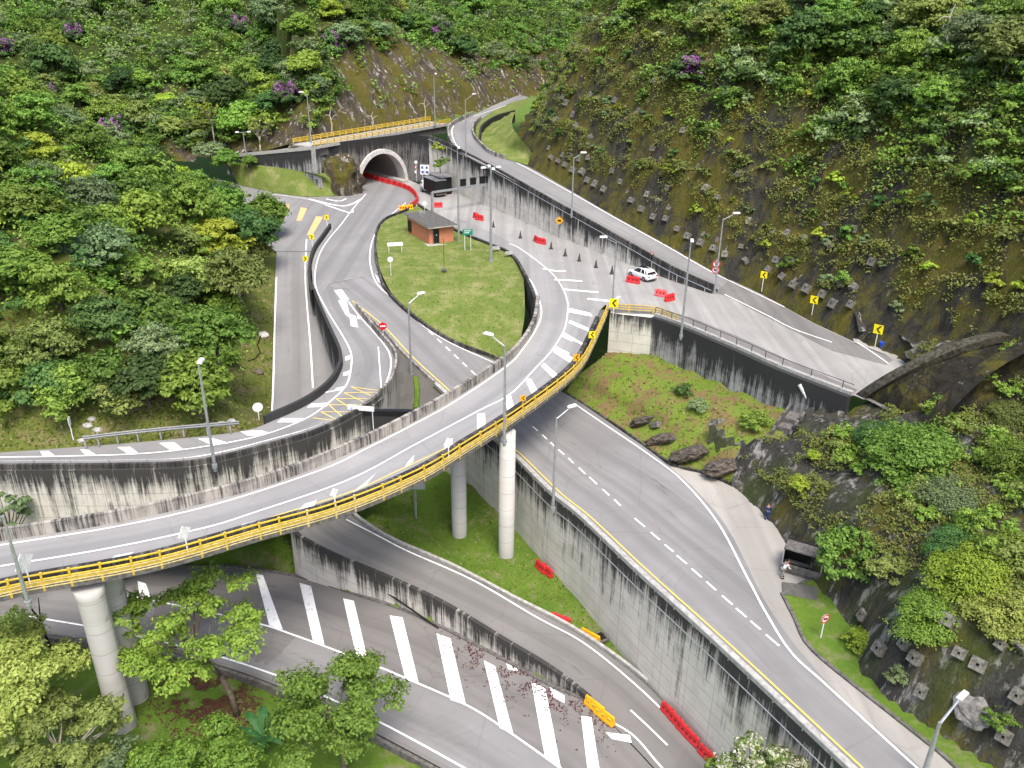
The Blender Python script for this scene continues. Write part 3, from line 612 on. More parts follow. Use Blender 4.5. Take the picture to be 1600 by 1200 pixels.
def ground_z(x, y):
    z0 = ground_raw(x, y)
    if -80 <= x <= 60 and 14 <= y <= 105:
        for dx, dy in ((0, 0), (1.5, 0), (-1.5, 0), (0, 1.5), (0, -1.5), (1.1, 1.1), (-1.1, 1.1), (1.1, -1.1), (-1.1, -1.1)):
            for nm in ('exit_road', 'lower_road', 'side_road'):
                h = SURF[nm].ray_cast(Vector((x+dx, y+dy, -3)), Vector((0, 0, -1)))
                if h[0] and h[0].z-.45 < z0: z0 = h[0].z-.45
    return z0
def ground_raw(x, y):
    d2 = (gw[:, 0]-x)**2+(gw[:, 1]-y)**2+.4; wt = d2**-1.7; return float((wt*gw[:, 2]).sum()/wt.sum())
mb = MB(); xs = [-900, -300, -120]+list(np.arange(-80, 60.1, 1.6))+[120, 300, 900]; ys = [-300, -60, 0]+list(np.arange(14, 105, 1.6))+[160, 400, 1200]
for y in ys:
    for x in xs:
        inn_ = -80 <= x <= 60 and 14 <= y <= 105
        mb.v.append((x, y, ground_z(x, y)+fbm(x, y, .3, 3)*.12 if inn_ else -20))
nxs = len(xs)
for j in range(len(ys)-1):
    for i in range(nxs-1): a = j*nxs+i; mb.face((a, a+1, a+nxs+1, a+nxs))
g = struct(mb.build('ground', 'grass_green', None, True)); bvh('ground', mb)
# patches
def patch(name, rows, mat, n=30, m_=14, rough=.15, kind=True):
    R = [sub([p if isinstance(p, Vector) else P(*p) for p in r], n) for r in rows]; cols = [sub([R[i][k] for i in range(len(R))], m_) for k in range(n)]; mb = MB()
    for k in range(n):
        for j in range(m_):
            p = cols[k][j]; e = math.sin(PI*j/(m_-1))*math.sin(PI*min(1, max(0, k/(n-1)))); mb.v.append((p.x, p.y, p.z+fbm(p.x, p.y, .5, 4)*rough*min(1, e*3)))
            if k and j: a = k*m_+j; mb.face((a-m_-1, a-m_, a-0, a-1)[::1])
    o = mb.build(name, mat, None, True); bvh(name, mb)
    at = o.data.attributes.new('zone', 'FLOAT', 'POINT')
    me = o.data; nf = sum(1 for p in me.polygons if p.normal.z < 0)
    if nf > len(me.polygons)/2: me.flip_normals()
    return struct(o) if kind else o
rws = [((650, 323), (655, 323), .05), ((634, 332), (668, 334), .05), ((604, 344), (690, 350), .05), ((591, 362), (712, 363), .05), ((589, 380), (765, 384), .05), ((590, 402), (800, 401), .0), ((596, 428), (815, 426), -.3, -.3), ((614, 462), (819, 450), -.8, -.8), ((640, 490), (820, 478), -1.7, -1.5), ((672, 514), (819, 500), -2.6, -2.2), ((704, 533), (816, 518), -3.3, -2.9), ((742, 551), (812, 535), -4.3, -3.6), ((779, 565), (800, 553), -5.1, -4.8), ((800, 576), (805, 572), -5.6)]
strip('grass_island', rws, 'grass_light', sub=4, lift=.1)
patch('grass_mound', [[(885, 612, -8), (972, 671, -8), (1047, 723, -8), (1104, 740, -8), (1150, 761, -8)], [(893, 598, -7.6), (985, 650, -7.7), (1055, 705, -7.7), (1112, 728, -7.6), (1168, 748, -7)],
      [(905, 585, -6.6), (1000, 627, -6.2), (1075, 670, -6), (1130, 700, -5.8), (1195, 725, -5.6)], [(925, 570, -5.8), (1030, 603, -5), (1100, 635, -4.8), (1155, 660, -4.6), (1215, 690, -4.4)], [(950, 548, -5.2), (1010, 560, -4.9), (1075, 580, -4.8), (1150, 609, -4.6), (1245, 645, -3.8)], [(945, 520, -5.2), (1022, 520, -4.9), (1085, 545, -4.8), (1160, 580, -4.6), (1260, 625, -3.6)]], 'grass_mound', 40, 24, .5)
poly('grass_verge', [(a, b, -7.93) for a, b in [(1221, 928), (1262, 905), (1275, 905), (1300, 938), (1345, 985), (1362, 1050), (1410, 1095), (1510, 1160), (1660, 1260), (1575, 1275), (1468, 1177), (1340, 1076), (1265, 1012), (1240, 965)]], 'grass_green')
patch('ramp_bank', [[(775, 172, 9.25), (748, 192, 9.05), (744, 212, 8.85), (758, 230, 8.15), (776, 243, 7.75), (824, 258, 6.95)], [(800, 160, 9.5), (775, 190, 9.6), (770, 208, 9.2), (780, 225, 8.6), (800, 235, 8.3), (828, 250, 7.6)], [(840, 150, 10.5), (810, 170, 11.0), (800, 192, 11.2), (808, 210, 11.0), (820, 225, 10), (836, 245, 8.2)]], 'grass_light', 34, 12, .5)
dm = sub([P(752, 215, 9.5), P(753, 203, 9.8), P(762, 193, 10), P(780, 183, 10.3), P(805, 176, 10.6)], 16)
tag(wall('garden_wall', raise_(dm, .5), [p.z-2.2 for p in dm], .4, 'headwall', None, 1), 'short dark curved wall in the grass inside the ramp bend', 'wall')

# ------------------------------------------------------------------ tunnel portal with the road into the hill
fl, fr = P(559, 294, 0), P(638, 281, 0); ax = (fr-fl); wdt = ax.length; ax.normalize(); back = Vector((-ax.y, ax.x, 0))
if back.y < 0: back = -back
cen = (fl+fr)/2
def arc(r, hh, n=28, off=0, a0=0, a1=PI): return [cen+back*off+ax*(-r*math.cos(a0+(a1-a0)*k/n))+Vector((0, 0, hh*math.sin(a0+(a1-a0)*k/n))) for k in range(n+1)]
TP = empty('tunnel_portal', 'arched road tunnel mouth with a pale concrete ring under the small yellow railed bridge', 'tunnel')
R0, R1 = wdt/2-.75, wdt/2; H0, H1 = 5.9, 6.75
mb = MB(); i_f, o_f = arc(R0, H0), arc(R1, H1); i_b, o_b = arc(R0, H0, off=2.5), arc(R1, H1, off=2.5)
for k in range(28):
    mb.quad(i_f[k], i_f[k+1], o_f[k+1], o_f[k]); mb.quad(o_f[k], o_f[k+1], o_b[k+1], o_b[k]); mb.quad(i_b[k], i_b[k+1], i_f[k+1], i_f[k])
mb.build('ring', 'ring_white', TP)
mb = MB(); prev = i_b
for j in range(1, 9):
    tw = back*(2.5+j*5); nxt = [p-back*2.5+tw-ax*(j*j*.12) for p in i_b]
    for k in range(28): mb.quad(prev[k], prev[k+1], nxt[k+1], nxt[k])
    prev = nxt
mb.quad(prev[0], prev[9], prev[18], prev[28]); mb.build('lining', 'lining', TP, True)
mb = MB(); e = back*40; mb.quad(fl-ax*.0, fr, fr+e-ax*6, fl+e-ax*6); mb.v = [(x, y, z+.03) for x, y, z in mb.v]; o = mb.build('tunnel_floor', 'asphalt', TP); bvh('tunnel_floor', mb)
mb = MB(); s_ = fr-ax*1.6; mb.box((0, 0, 0), 1.2, 40, .5, math.atan2(back.y, back.x)-PI/2); mb.v = [(x+s_.x+back.x*18-ax.x*.6, y+s_.y+back.y*18-ax.y*.6, z+.2) for x, y, z in mb.v]; mb.build('walkway', 'concrete', TP)
hw = [cen+back*.6-ax*(R1+9), cen+back*.6+ax*(R1+1)]; mb = MB()     # headwall with arch hole
N = 28; arcp = arc(R1-.05, H1-.05, off=.6); tops = [Vector((p.x, p.y, 9)) for p in arcp]
tops[0] = tops[0]-ax*9; tops[-1] = tops[-1]+ax*1.5
for k in range(N):
    a, b, c, d = arcp[k], arcp[k+1], tops[k+1], tops[k]
    U_ = lambda p: ((p-cen).dot(ax)+20, 9-p.z); mb.quad(a, b, c, d, [U_(a), U_(b), U_(c), U_(d)])
a = arcp[0]; b = a-ax*9; mb.face((len(mb.v), len(mb.v)+1, len(mb.v)+2), [(0, 9), (9, 9), (0, 0)]); mb.v += [tuple(a), tuple(tops[0]), tuple(b)]
rp = P(690, 292, 0); a = arcp[-1]; mb.quad(a, rp, rp+Vector((0, 0, 9)), tops[-1], [(20, 9), (30, 9), (30, 0), (20, 0)])
mb.build('headwall', 'headwall', TP)
# footbridge-like road bridge over the portal
SB = empty('small_bridge', 'small concrete road bridge with bright yellow railing above the tunnel mouth', 'bridge')
g0, g1 = P(492, 232, 8.6), P(704, 194, 8.7); gd = (g1-g0).normalized(); gn = Vector((-gd.y, gd.x, 0)); gn = gn if gn.y > 0 else -gn; gl = (g1-g0).length; ga = math.atan2(gd.y, gd.x)
def gbox(mb, u0, u1, d0, d1, z0, z1): c = g0+gd*(u0+u1)/2+gn*(d0+d1)/2; mb.box((c.x, c.y, (z0+z1)/2), u1-u0, d1-d0, z1-z0, ga)
mb = MB(); gbox(mb, 0, gl, 0, 6, 8.45, 8.75); mb.build('deck', 'concrete', SB)
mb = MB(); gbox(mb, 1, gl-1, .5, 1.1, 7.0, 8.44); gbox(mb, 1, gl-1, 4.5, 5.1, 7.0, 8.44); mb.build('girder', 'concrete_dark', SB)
mb = MB(); gbox(mb, .05, gl, .02, .3, 8.76, 8.98); mb.build('kerb', 'concrete', SB)
mb = MB()
for h in (9.2, 9.45, 9.75):
    for dd in (.15, 5.85): gbox(mb, 0, gl, dd-.06, dd+.06, h-.06, h+.06)
for k in range(24):
    for dd in (.15, 5.85): gbox(mb, k*gl/23-.08, k*gl/23+.08, dd-.08, dd+.08, 8.9, 9.85)
mb.build('railing', 'yellow', SB)
AW = empty('abutment_wall', 'black streaked abutment wall left of the tunnel under the small bridge approach', 'wall')
wl0 = P(352, 247, 4.5); wl1 = Vector((g0.x, g0.y, 8.4)); wd2 = (wl1-wl0).normalized(); wn = Vector((-wd2.y, wd2.x, 0)); wL = (wl1-wl0).length; wa = math.atan2(wd2.y, wd2.x)
def wpt(u): q = wl0+wd2*wL*u; return q
def zfor(q, py): return min(np.arange(-1, 9, .05), key=lambda z: abs(proj((q.x, q.y, z))[1]-py))
wtop = [wpt(u) for u in np.linspace(0, 1.03, 8)]; wbz = [zfor(q, np.interp(proj(q)[0], [350, 430, 500], [252, 262, 273])) for q in wtop]
wall_o = wall('face', wtop, [z-2.5 for z in wbz], .5, 'wall_black', AW, 1)
mb = MB(); wn = wn if wn.y > 0 else -wn
for w0, w1, z0_, z1_ in ((-.1, 6.1, .0, .3), (-.02, .33, .303, .6)):
    A_, B_, C_, D_ = [p_+wn.normalized()*w_ for p_, w_ in ((wl0, w0), (wl1, w0), (wl1, w1), (wl0, w1))]; lo = [p_+Vector((0, 0, z0_)) for p_ in (A_, B_, C_, D_)]; hi = [p_+Vector((0, 0, z1_)) for p_ in (A_, B_, C_, D_)]
    mb.quad(*hi); mb.quad(*lo[::-1])
    for i in range(4): mb.quad(lo[i], lo[(i+1) % 4], hi[(i+1) % 4], hi[i])
mb.build('approach_slab', 'concrete', AW)
mb = MB(); gbox(mb, -.2, .9, -.1, .9, 3, 8.4); mb.build('bearing_block', 'concrete', AW)
gb0 = [P(*p) for p in [(372, 289, .05), (430, 301, .05), (480, 307, .05), (542, 304, .05), (567, 296, .05)]]
gb3 = [Vector((q.x, q.y, z+.1))-wn*.05 for q, z in zip(wtop, wbz)]+[P(540, 262, 3.2), P(560, 262, 2.4)]
gb0 = sub(gb0, 10); patch('grass_bank', [gb0]+[[a.lerp(b, t)+Vector((0, 0, .5*math.sin(PI*t))) for a, b in zip(gb0, gb3)] for t in (.35, .7)]+[gb3], 'grass_light', 30, 14, .3)
# ------------------------------------------------------------------ second tunnel, seen from above
T2 = empty('tunnel_portal', 'mossy slanted tunnel mouth at right where the upper carriageway dives underground', 'tunnel')
l0, r0 = P(1337, 616, 0), P(1337, 616, 0)+Vector((16.5, 8.0, 0)); c0 = (l0+r0)/2; dirx = (r0-l0).normalized(); axis = Vector((.45, -.89, 0))
def arch(k, sh, rr, hh): t = PI*k; return c0+dirx*(-rr*math.cos(t))+axis*(sh*math.sin(t))+Vector((0, 0, hh*math.sin(t)))
rr = (r0-l0).length/2; N = 32
def shell(mb, s0, s1, r_a, h_a, r_b, h_b, o0, o1, mi=0):
    for k in range(N):
        a = arch(k/N, s0, r_a, h_a)+axis*o0; b = arch((k+1)/N, s0, r_a, h_a)+axis*o0; c = arch((k+1)/N, s1, r_b, h_b)+axis*o1; d = arch(k/N, s1, r_b, h_b)+axis*o1
        mb.quad(a, b, c, d, None, mi)
mb = MB(); shell(mb, 5, 5, rr, 6.7, rr-.7, 6.0, 0, 0); shell(mb, 5, 5, rr, 6.7, rr, 6.7, 0, 1.1); shell(mb, 5, 5, rr-.7, 6.0, rr-.7, 6.0, 0, 1.1); shell(mb, 5, 5, rr, 6.7, rr-.7, 6.0, 1.1, 1.1); mb.build('ring', 'ring_dark', T2, True)
mb = MB(); shell(mb, 5, 1, rr-.5, 5.8, rr-.5, 5.4, .9, 6); shell(mb, 1, 0, rr-.5, 5.4, rr-.8, 5.0, 6, 16); o = mb.build('shell', 'moss_wall', T2, True)
o.data.attributes.new('zone', 'FLOAT', 'POINT')
mb = MB(); shell(mb, 1, 1, rr+2.2, 8.2, rr+1.2, 7.2, 9, 9); shell(mb, 1, 1, rr+2.2, 8.2, rr+2.2, 8.2, 9, 10.5); shell(mb, 1, 1, rr+1.2, 7.2, rr-.9, 4.8, 9, 9); mb.build('outer_collar', 'moss_wall', T2, True)
fl2 = [l0, r0, r0+axis*15, l0+axis*15]; mb = MB(); mb.quad(*[p+Vector((0, 0, .03)) for p in fl2]); mb.build('tunnel_floor', 'asphalt_dark', T2)

# ------------------------------------------------------------------ road markings (children of their roads)
def marks(parent, name, mat, lines=(), quads=(), wd=.16, surf=(), lift=.025):
    for l in lines:
        w_ = wd; mb = MB()
        if isinstance(l, tuple) and isinstance(l[0], (int, float)) and isinstance(l[1], list): w_, l = l
        ribbon(mb, pxline(l, None, *surf), w_, lift)
        if mb.f: mb.build(name, mat, parent)
    for q in quads:
        mb = MB(); quadmark(mb, q, surf, lift)
        if mb.f: mb.build(name, mat, parent)
J = ('junction_road', 'upper_road', 'main_road', 'slip_ramp', 'side_road', 'merge_lane', 'hillside_ramp', 'merging_ramp', 'road_shoulder')
marks(upper, 'road_marking', 'paint_white', lines=[
    [(426, 303.5), (479, 311), (512, 321), (546, 332.5)], (.5, [(483, 311), (536, 322), (565, 311)]), (.4, [(510, 311), (530, 314.5), (541, 310.5)]), (.35, [(508, 320), (546, 332.5), (551, 328)]),
    [(572, 303), (560, 316), (546, 333)], [(546, 333), (532, 352), (507, 383), (495, 411), (493, 446), (510, 483), (535, 524), (547.5, 549), (549, 571), (541, 602), (514, 629), (476, 655), (406, 681), (312, 699), (219, 709), (100, 713), (0, 714.5)],
    [(544, 471), (560, 492), (591, 527), (607, 549), (611, 568), (607, 589), (597, 611), (576, 632)], (.12, [(591, 542), (596, 610)]),
    [(634, 317), (601, 345), (585, 368), (578, 395), (580, 420), (591, 446), (626, 477), (660, 508), (704, 536), (772, 567)],
    [(822, 262), (885, 297), (960, 340), (1040, 384), (1110, 424), (1182, 459), (1272, 502), (1340, 536), (1388, 568)], [(1132, 460), (1197, 492), (1240, 514), (1300, 535)],
    [(796, 381), (815, 390), (859, 424), (880, 452), (888, 477)], (.45, [(848, 420), (872, 424), (884, 423)]), (.5, [(866, 437), (903, 439), (908, 440)]), (.5, [(878, 452), (935, 457)]), (.6, [(918, 467), (965, 472)]), (.4, [(955, 474), (968, 463)]),
    [(715, 187), (706, 205), (714, 228), (735, 243), (772, 262), (830, 294)], [(740, 182), (790, 165)], [(748, 190), (745, 210), (757, 226), (778, 240), (822, 262)],
    ], surf=J)
marks(upper, 'orange_marking', 'paint_orange', quads=[[(470, 324), (480, 326), (471, 345), (463, 345)], [(494, 338), (505, 339), (489, 366), (479, 368)], [(445, 319), (452, 319), (451, 329), (446, 329)]], surf=J)
mb = MB(); sd_ = 1 if (offset(EL, 1)[40]-ER[40]).length < (offset(EL, -1)[40]-ER[40]).length else -1
ribbon(mb, offset([p for p in EL if proj(p)[1] > 470], .45*sd_), .16, .045); mb.build('yellow_marking', 'paint_yellow', upper)
zz = [[(475, 335), (600, 390)], [(475, 335), (625, 355)], [(440, 365), (560, 420)], [(440, 365), (625, 362)], [(400, 395), (520, 470)], [(400, 395), (590, 392)], [(365, 425), (440, 492)], [(365, 425), (550, 425)], [(325, 460), (420, 508)], [(325, 460), (500, 460)], [(285, 490), (420, 508)]]
marks(upper, 'box_marking', 'paint_yellow', lines=[[Z5(*a), Z5(*b)] for a, b in zz], wd=.12, surf=('slip_ramp',))
hb = [[Z5(*p) for p in q] for q in [[(421, 195), (468, 176), (471, 196), (424, 212)], [(405, 275), (470, 252), (474, 272), (396, 292)], [(360, 350), (445, 332), (430, 350), (345, 365)], [(275, 420), (370, 414), (350, 434), (255, 438)], [(130, 492), (240, 492), (215, 512), (105, 512)], [(5, 558), (65, 562), (20, 582), (-50, 578)]]]
hb += [[Z4(*p) for p in q] for q in [[(1200, 622), (1310, 617), (1345, 632), (1240, 642)], [(990, 658), (1060, 655), (1145, 680), (1060, 692)]]]
marks(upper, 'hatch_marking', 'paint_white', quads=hb, surf=('slip_ramp',))
hb = [[Z4(*p) for p in q] for q in [[(795, 680), (870, 675), (920, 712), (855, 718)], [(585, 700), (650, 698), (695, 732), (640, 735)], [(400, 712), (440, 712), (485, 742), (430, 745)], [(200, 720), (245, 720), (280, 746), (215, 748)]]]
marks(upper, 'muddy_hatch_marking', 'paint_mud', quads=hb, surf=('slip_ramp',))
marks(upper, 'worn_marking', 'paint_worn', quads=[[(522, 454), (534, 452), (546, 468), (536, 474)], [(528, 470), (541, 468), (548, 498), (540, 492)], [(546, 490), (556, 494), (560, 512), (548, 510)], [(558, 492), (568, 494), (566, 499), (558, 499)], [(586, 428), (593, 436), (600, 447), (590, 440)]], surf=J)
marks(upper, 'side_road_marking', 'paint_white', lines=[[(432, 433), (429, 520), (427, 600), (425, 642)], [(479, 374), (477, 430), (480, 480), (485, 539), (489, 606)]], wd=.18, surf=('side_road', 'junction_road'))
dash = []
for k in range(7):
    a = (657+k*13.2, 505+k*12.4); dash.append([a, (a[0]+6.5, a[1]+6)])
for a in [(610, 122, 648, 155), (680, 182, 713, 214), (740, 238, 775, 272), (797, 290, 838, 326), (868, 350, 905, 388), (945, 420, 990, 465), (1020, 488, 1075, 540), (1115, 575, 1163, 620), (1200, 650, 1245, 695)]:
    dash.append([(700+.2166*a[0], 640+.2166*a[1]), (700+.2166*a[2], 640+.2166*a[3])])
for a in [(-22, 160, 20, 196), (45, 218, 82, 250), (103, 270, 140, 300), (153, 315, 195, 350), (215, 370, 256, 406), (277, 424, 316, 460), (342, 482, 385, 520), (400, 535, 443, 572), (460, 588, 502, 624), (525, 645, 580, 692)]:
    dash.append([(1000+.375*a[0], 750+.375*a[1]), (1000+.375*a[2], 750+.375*a[3])])
marks(upper, 'dashed_marking', 'paint_white', lines=dash, wd=.17, surf=('main_road',))
marks(upper, 'edge_marking', 'paint_white', lines=[[(900, 633), (935, 657), (1010, 708), (1067, 752), (1122, 818), (1166, 900), (1199, 962), (1237, 1021), (1289, 1069), (1410, 1180), (1440, 1207)]], wd=.18, surf=('main_road', 'paved_apron'), lift=.05)
br_l = [[(-10, 854), (0, 852), (187, 822), (344, 786), (500, 735), (569, 703), (647, 663), (712, 627), (791, 573), (818, 544), (838, 514), (846, 490), (842, 468), (830, 440), (810, 423), (790, 404)],
        [(-10, 887), (0, 885), (169, 857), (319, 825), (400, 800), (544, 750), (650, 694), (744, 644), (797, 616), (837, 575), (859, 552), (875, 528), (884, 508), (888, 477)]]
marks(BR, 'road_marking', 'paint_white', lines=br_l, surf=('roadway', 'merge_lane', 'upper_road'))
marks(BR, 'yellow_marking', 'paint_yellow', lines=[[(0, 905), (169, 878), (319, 843), (400, 816), (547, 769), (619, 737), (691, 703), (744, 675), (806, 641), (853, 609), (895, 564), (918, 527)]], wd=.12, surf=('roadway',))
hq = [[Z2(*p) for p in q] for q in [[(800, 965), (905, 990), (915, 1008), (790, 985)], [(800, 1025), (895, 1065), (900, 1085), (795, 1040)], [(770, 1085), (865, 1140), (870, 1160), (755, 1105)], [(730, 1155), (800, 1190), (790, 1205), (715, 1175)]]]
hq += [[Z5(*p) for p in q] for q in [[(1500, 140), (1585, 190), (1570, 215), (1485, 160)], [(1440, 215), (1515, 280), (1495, 300), (1425, 230)], [(1345, 295), (1375, 295), (1415, 365), (1385, 385)]]]
marks(BR, 'hatch_marking', 'paint_white', quads=hq, surf=('roadway',))
wq = [[Z5(*p) for p in q] for q in [[(1240, 380), (1275, 378), (1295, 450), (1260, 470)], [(1105, 470), (1145, 465), (1150, 545), (1105, 565)], [(960, 600), (985, 590), (980, 640), (930, 665)], [(757, 712), (792, 675), (785, 712), (742, 742)], [(560, 800), (600, 765), (550, 830), (480, 865)], [(270, 915), (305, 900), (290, 930), (215, 960)]]]
wq += [[(.375*x, 750+.375*y) for x, y in q] for q in [[(1010, 185), (1070, 170), (1040, 205), (970, 215)], [(770, 258), (800, 250), (790, 280), (725, 285)], [(480, 315), (560, 300), (520, 330), (430, 350)], [(170, 378), (250, 365), (220, 388), (150, 400)], [(1270, 100), (1320, 85), (1300, 115), (1235, 135)]]]
marks(BR, 'worn_marking', 'paint_worn', quads=wq, surf=('roadway',))
low = bpy.data.objects['lower_road']
LS = ('lower_road', 'lower_road_lane', 'exit_road')
marks(low, 'road_marking', 'paint_white', lines=[[(20, 957), (37, 962), (139, 979), (214, 994), (315, 1018), (405, 1046), (476, 1074), (600, 1132), (725, 1200), (760, 1222)], [(176, 928), (232, 937), (390, 971), (469, 996), (596, 1044), (620, 1054), (729, 1102), (800, 1147), (875, 1200), (900, 1217)]], wd=.17, surf=LS, lift=.03)
marks(low, 'hatch_marking', 'paint_white', quads=[[(400, 897), (411, 899), (442, 984), (421, 979)], [(468, 911), (486, 916), (507, 1008), (489, 1001)], [(536, 935), (553, 939), (574, 1030), (557, 1025)], [(609, 962), (629, 965), (654, 1067), (633, 1059)], [(682, 990), (704, 998), (728, 1102), (704, 1094)], [(751, 1011), (768, 1020), (802, 1147), (781, 1138)], [(830, 1065), (852, 1076), (876, 1199), (852, 1186)], [(908, 1119), (924, 1121), (941, 1230), (920, 1220)], [(859, 1074), (882, 1087), (882, 1099), (862, 1089)], [(946, 1144), (984, 1149), (987, 1161), (956, 1155)], [(790, 1035), (806, 1042), (810, 1050), (794, 1046)], [(215, 908), (228, 912), (236, 935), (218, 930)]], surf=LS, lift=.03)
ex_ = bpy.data.objects['exit_road']
marks(ex_, 'road_marking', 'paint_white', lines=[[(541, 812), (597, 841), (639, 862.5), (740, 907.5), (837, 964), (912, 1005), (987, 1065), (1055, 1129), (1085, 1159), (1110, 1185)], [(464, 843), (497, 862), (558, 890), (618, 914), (683, 944), (710, 961), (785, 1008), (860, 1053), (900, 1083)], [(953, 1127), (990, 1150), (1027, 1192), (1045, 1212)], [(985, 1110), (1010, 1133), (1043, 1165)]], surf=('exit_road', 'lower_road'), lift=.045)

# ------------------------------------------------------------------ foliage meshes
def leafmesh(name, cen_, nor, size, mat, mats2=None, sel=None, aspect=1.5, curl=.25):
    n = len(cen_); nor = nor/np.linalg.norm(nor, axis=1)[:, None]
    a = rng.normal(size=(n, 3)); t1 = np.cross(nor, a); t1 /= np.linalg.norm(t1, axis=1)[:, None]; t2 = np.cross(nor, t1)
    sz = (size*rng.uniform(.65, 1.3, n))[:, None]; v = np.empty((n, 4, 3))
    v[:, 0] = cen_-t1*sz*aspect*.5; v[:, 1] = cen_-t2*sz*.42+nor*sz*curl*.5; v[:, 2] = cen_+t1*sz*aspect*.5-nor*sz*curl*.3; v[:, 3] = cen_+t2*sz*.42+nor*sz*curl*.5
    me = bpy.data.meshes.new(name); me.vertices.add(n*4); me.loops.add(n*4); me.polygons.add(n)
    me.vertices.foreach_set('co', v.reshape(-1)); me.loops.foreach_set('vertex_index', np.arange(n*4, dtype=np.int32))
    me.polygons.foreach_set('loop_start', np.arange(n, dtype=np.int32)*4); me.polygons.foreach_set('loop_total', np.full(n, 4, np.int32))
    me.materials.append(MATS[mat])
    if mats2: me.materials.append(MATS[mats2]); me.polygons.foreach_set('material_index', sel.astype(np.int32))
    me.update(calc_edges=True); return me
def lobes(R, Hh, nl, flat=.8, spread=.84, lr=(.24, .42)):
    out = []
    for k in range(nl):
        ph = k*2.399+rnd.uniform(-.3, .3); e = rnd.uniform(-.25, 1.0); rr_ = math.sqrt(max(0, 1-min(1, abs(e))**2))*rnd.uniform(.55, 1)*R*spread
        out.append((math.cos(ph)*rr_, math.sin(ph)*rr_, Hh*e*flat, rnd.uniform(*lr)*R))
    return out
def crown_pts(lb, n, flat=.75, shell=.62):
    """leaves in small tufts spread over and through every lobe"""
    w_ = np.array([l[3]**2 for l in lb]); w_ /= w_.sum(); nt = max(10, n//26); pick = rng.choice(len(lb), nt, p=w_); L = np.array(lb)[pick]
    d = rng.normal(size=(nt, 3)); d[:, 2] = np.abs(d[:, 2])-.45; d /= np.linalg.norm(d, axis=1)[:, None]
    rad = L[:, 3]*(shell+(1.12-shell)*rng.random(nt)**.7)*(1+rng.normal(0, .13, nt)); T = L[:, :3]+d*rad[:, None]*np.array([1, 1, flat])
    tp = rng.integers(0, nt, n); e = rng.normal(size=(n, 3))*(L[tp, 3]*.2)[:, None]*np.array([1.25, 1.25, .55]); p = T[tp]+e; e2 = e/np.maximum(.05, np.linalg.norm(e, axis=1))[:, None]
    nor = d[tp]*.55+e2*.45+np.array([0, 0, .6])+rng.normal(0, .38, (n, 3)); return p, nor
def limbs(mb, lb, base_z, R, r0=.2, k=5):
    top = Vector((0, 0, base_z*.35)); mb.tube([(0, 0, base_z-.6), (rnd.uniform(-.1, .1), rnd.uniform(-.1, .1), base_z*.6), top], [r0*1.3, r0, r0*.8], 7)
    for l in rnd.sample(lb, min(k, len(lb))):
        e = Vector(l[:3]); mid = top.lerp(e, .5)+Vector((rnd.uniform(-.2, .2), rnd.uniform(-.2, .2), -.15*R*.5)); mb.tube([top-Vector((0, 0, rnd.uniform(0, .3)*abs(base_z))), mid, e], [r0*.6, r0*.38, r0*.12], 5)
PROTO = {}
FINE = {'mid', 'dark', 'grey', 'bright', 'olive', 'lime', 'yellow'}
def proto(kind, mat, R, Hh, nl, n, size, base_z, flower=None, fsel=None, bark='bark', flat=.75, lr=(.24, .42), shell=.62, r0=.2, var=1, aspect=1.5):
    for v_ in range(var):
        lb = lobes(R, Hh, nl, lr=lr); p, nor = crown_pts(lb, n, flat, shell); sel = None
        if flower:
            ang = rng.uniform(-PI, PI); hi = p[:, 2] > np.percentile(p[:, 2], 100-fsel); near = rng.random(n) < .8
            f_ = np.zeros(n); lobsel = rng.choice(len(lb), max(1, int(len(lb)*.4)), replace=False)
            dd = np.min([np.linalg.norm(p-np.array(lb[i][:3]), axis=1)-lb[i][3] for i in lobsel], axis=0); sel = hi & near & (dd < .1)
        me = leafmesh('crown', p, nor, size, mat, flower, sel, aspect)
        mb = MB(); limbs(mb, lb, base_z, R, r0, 6); tr = mb.build('trunk', bark); tme = tr.data; bpy.data.objects.remove(tr)
        PROTO.setdefault(kind, []).append((me, tme, base_z))
N_ = 6200
proto('mid', 'leaf_mid', 4, 3.6, 26, N_, .34, -2.6, var=3); proto('dark', 'leaf_dark', 4, 3.4, 24, N_, .34, -2.6, var=2); proto('lime', 'leaf_lime', 3.8, 3, 24, N_-600, .34, -2.6, var=2, flat=.5)
proto('olive', 'leaf_olive', 4, 3.4, 30, N_, .3, -2.6, var=2, bark='bark_pale'); proto('grey', 'leaf_grey', 3.8, 3.2, 24, N_, .3, -2.6, var=2); proto('yellow', 'leaf_yellow', 4, 3, 28, N_, .3, -2.6, flat=.55)
proto('bright', 'leaf_bright', 3.9, 3.4, 24, N_, .36, -2.6, var=2); proto('purple', 'leaf_dark', 3.4, 3, 22, 5200, .32, -2.4, 'leaf_purple', 75)
proto('bush', 'leaf_mid', 1.2, 1.0, 9, 650, .26, -.8, r0=.06, var=2); proto('bush_dark', 'leaf_dark', 1.2, 1.1, 9, 650, .26, -.8, r0=.06, var=1); proto('bush_lime', 'leaf_lime', 1.1, .9, 8, 560, .24, -.8, r0=.05, var=1); proto('bush_olive', 'leaf_olive', 1.1, .9, 8, 600, .22, -.8, r0=.05, var=1); proto('bush_grey', 'leaf_grey', 1.1, .9, 8, 600, .22, -.8, r0=.05, var=1)
for a_, m__ in (('mid', 'leaf_mid'), ('dark', 'leaf_dark'), ('grey', 'leaf_grey'), ('bright', 'leaf_bright'), ('olive', 'leaf_olive'), ('lime', 'leaf_lime'), ('yellow', 'leaf_yellow')): proto(a_+'_fine', m__, 4, 3.2, 30, 15000, .19, -2.6)
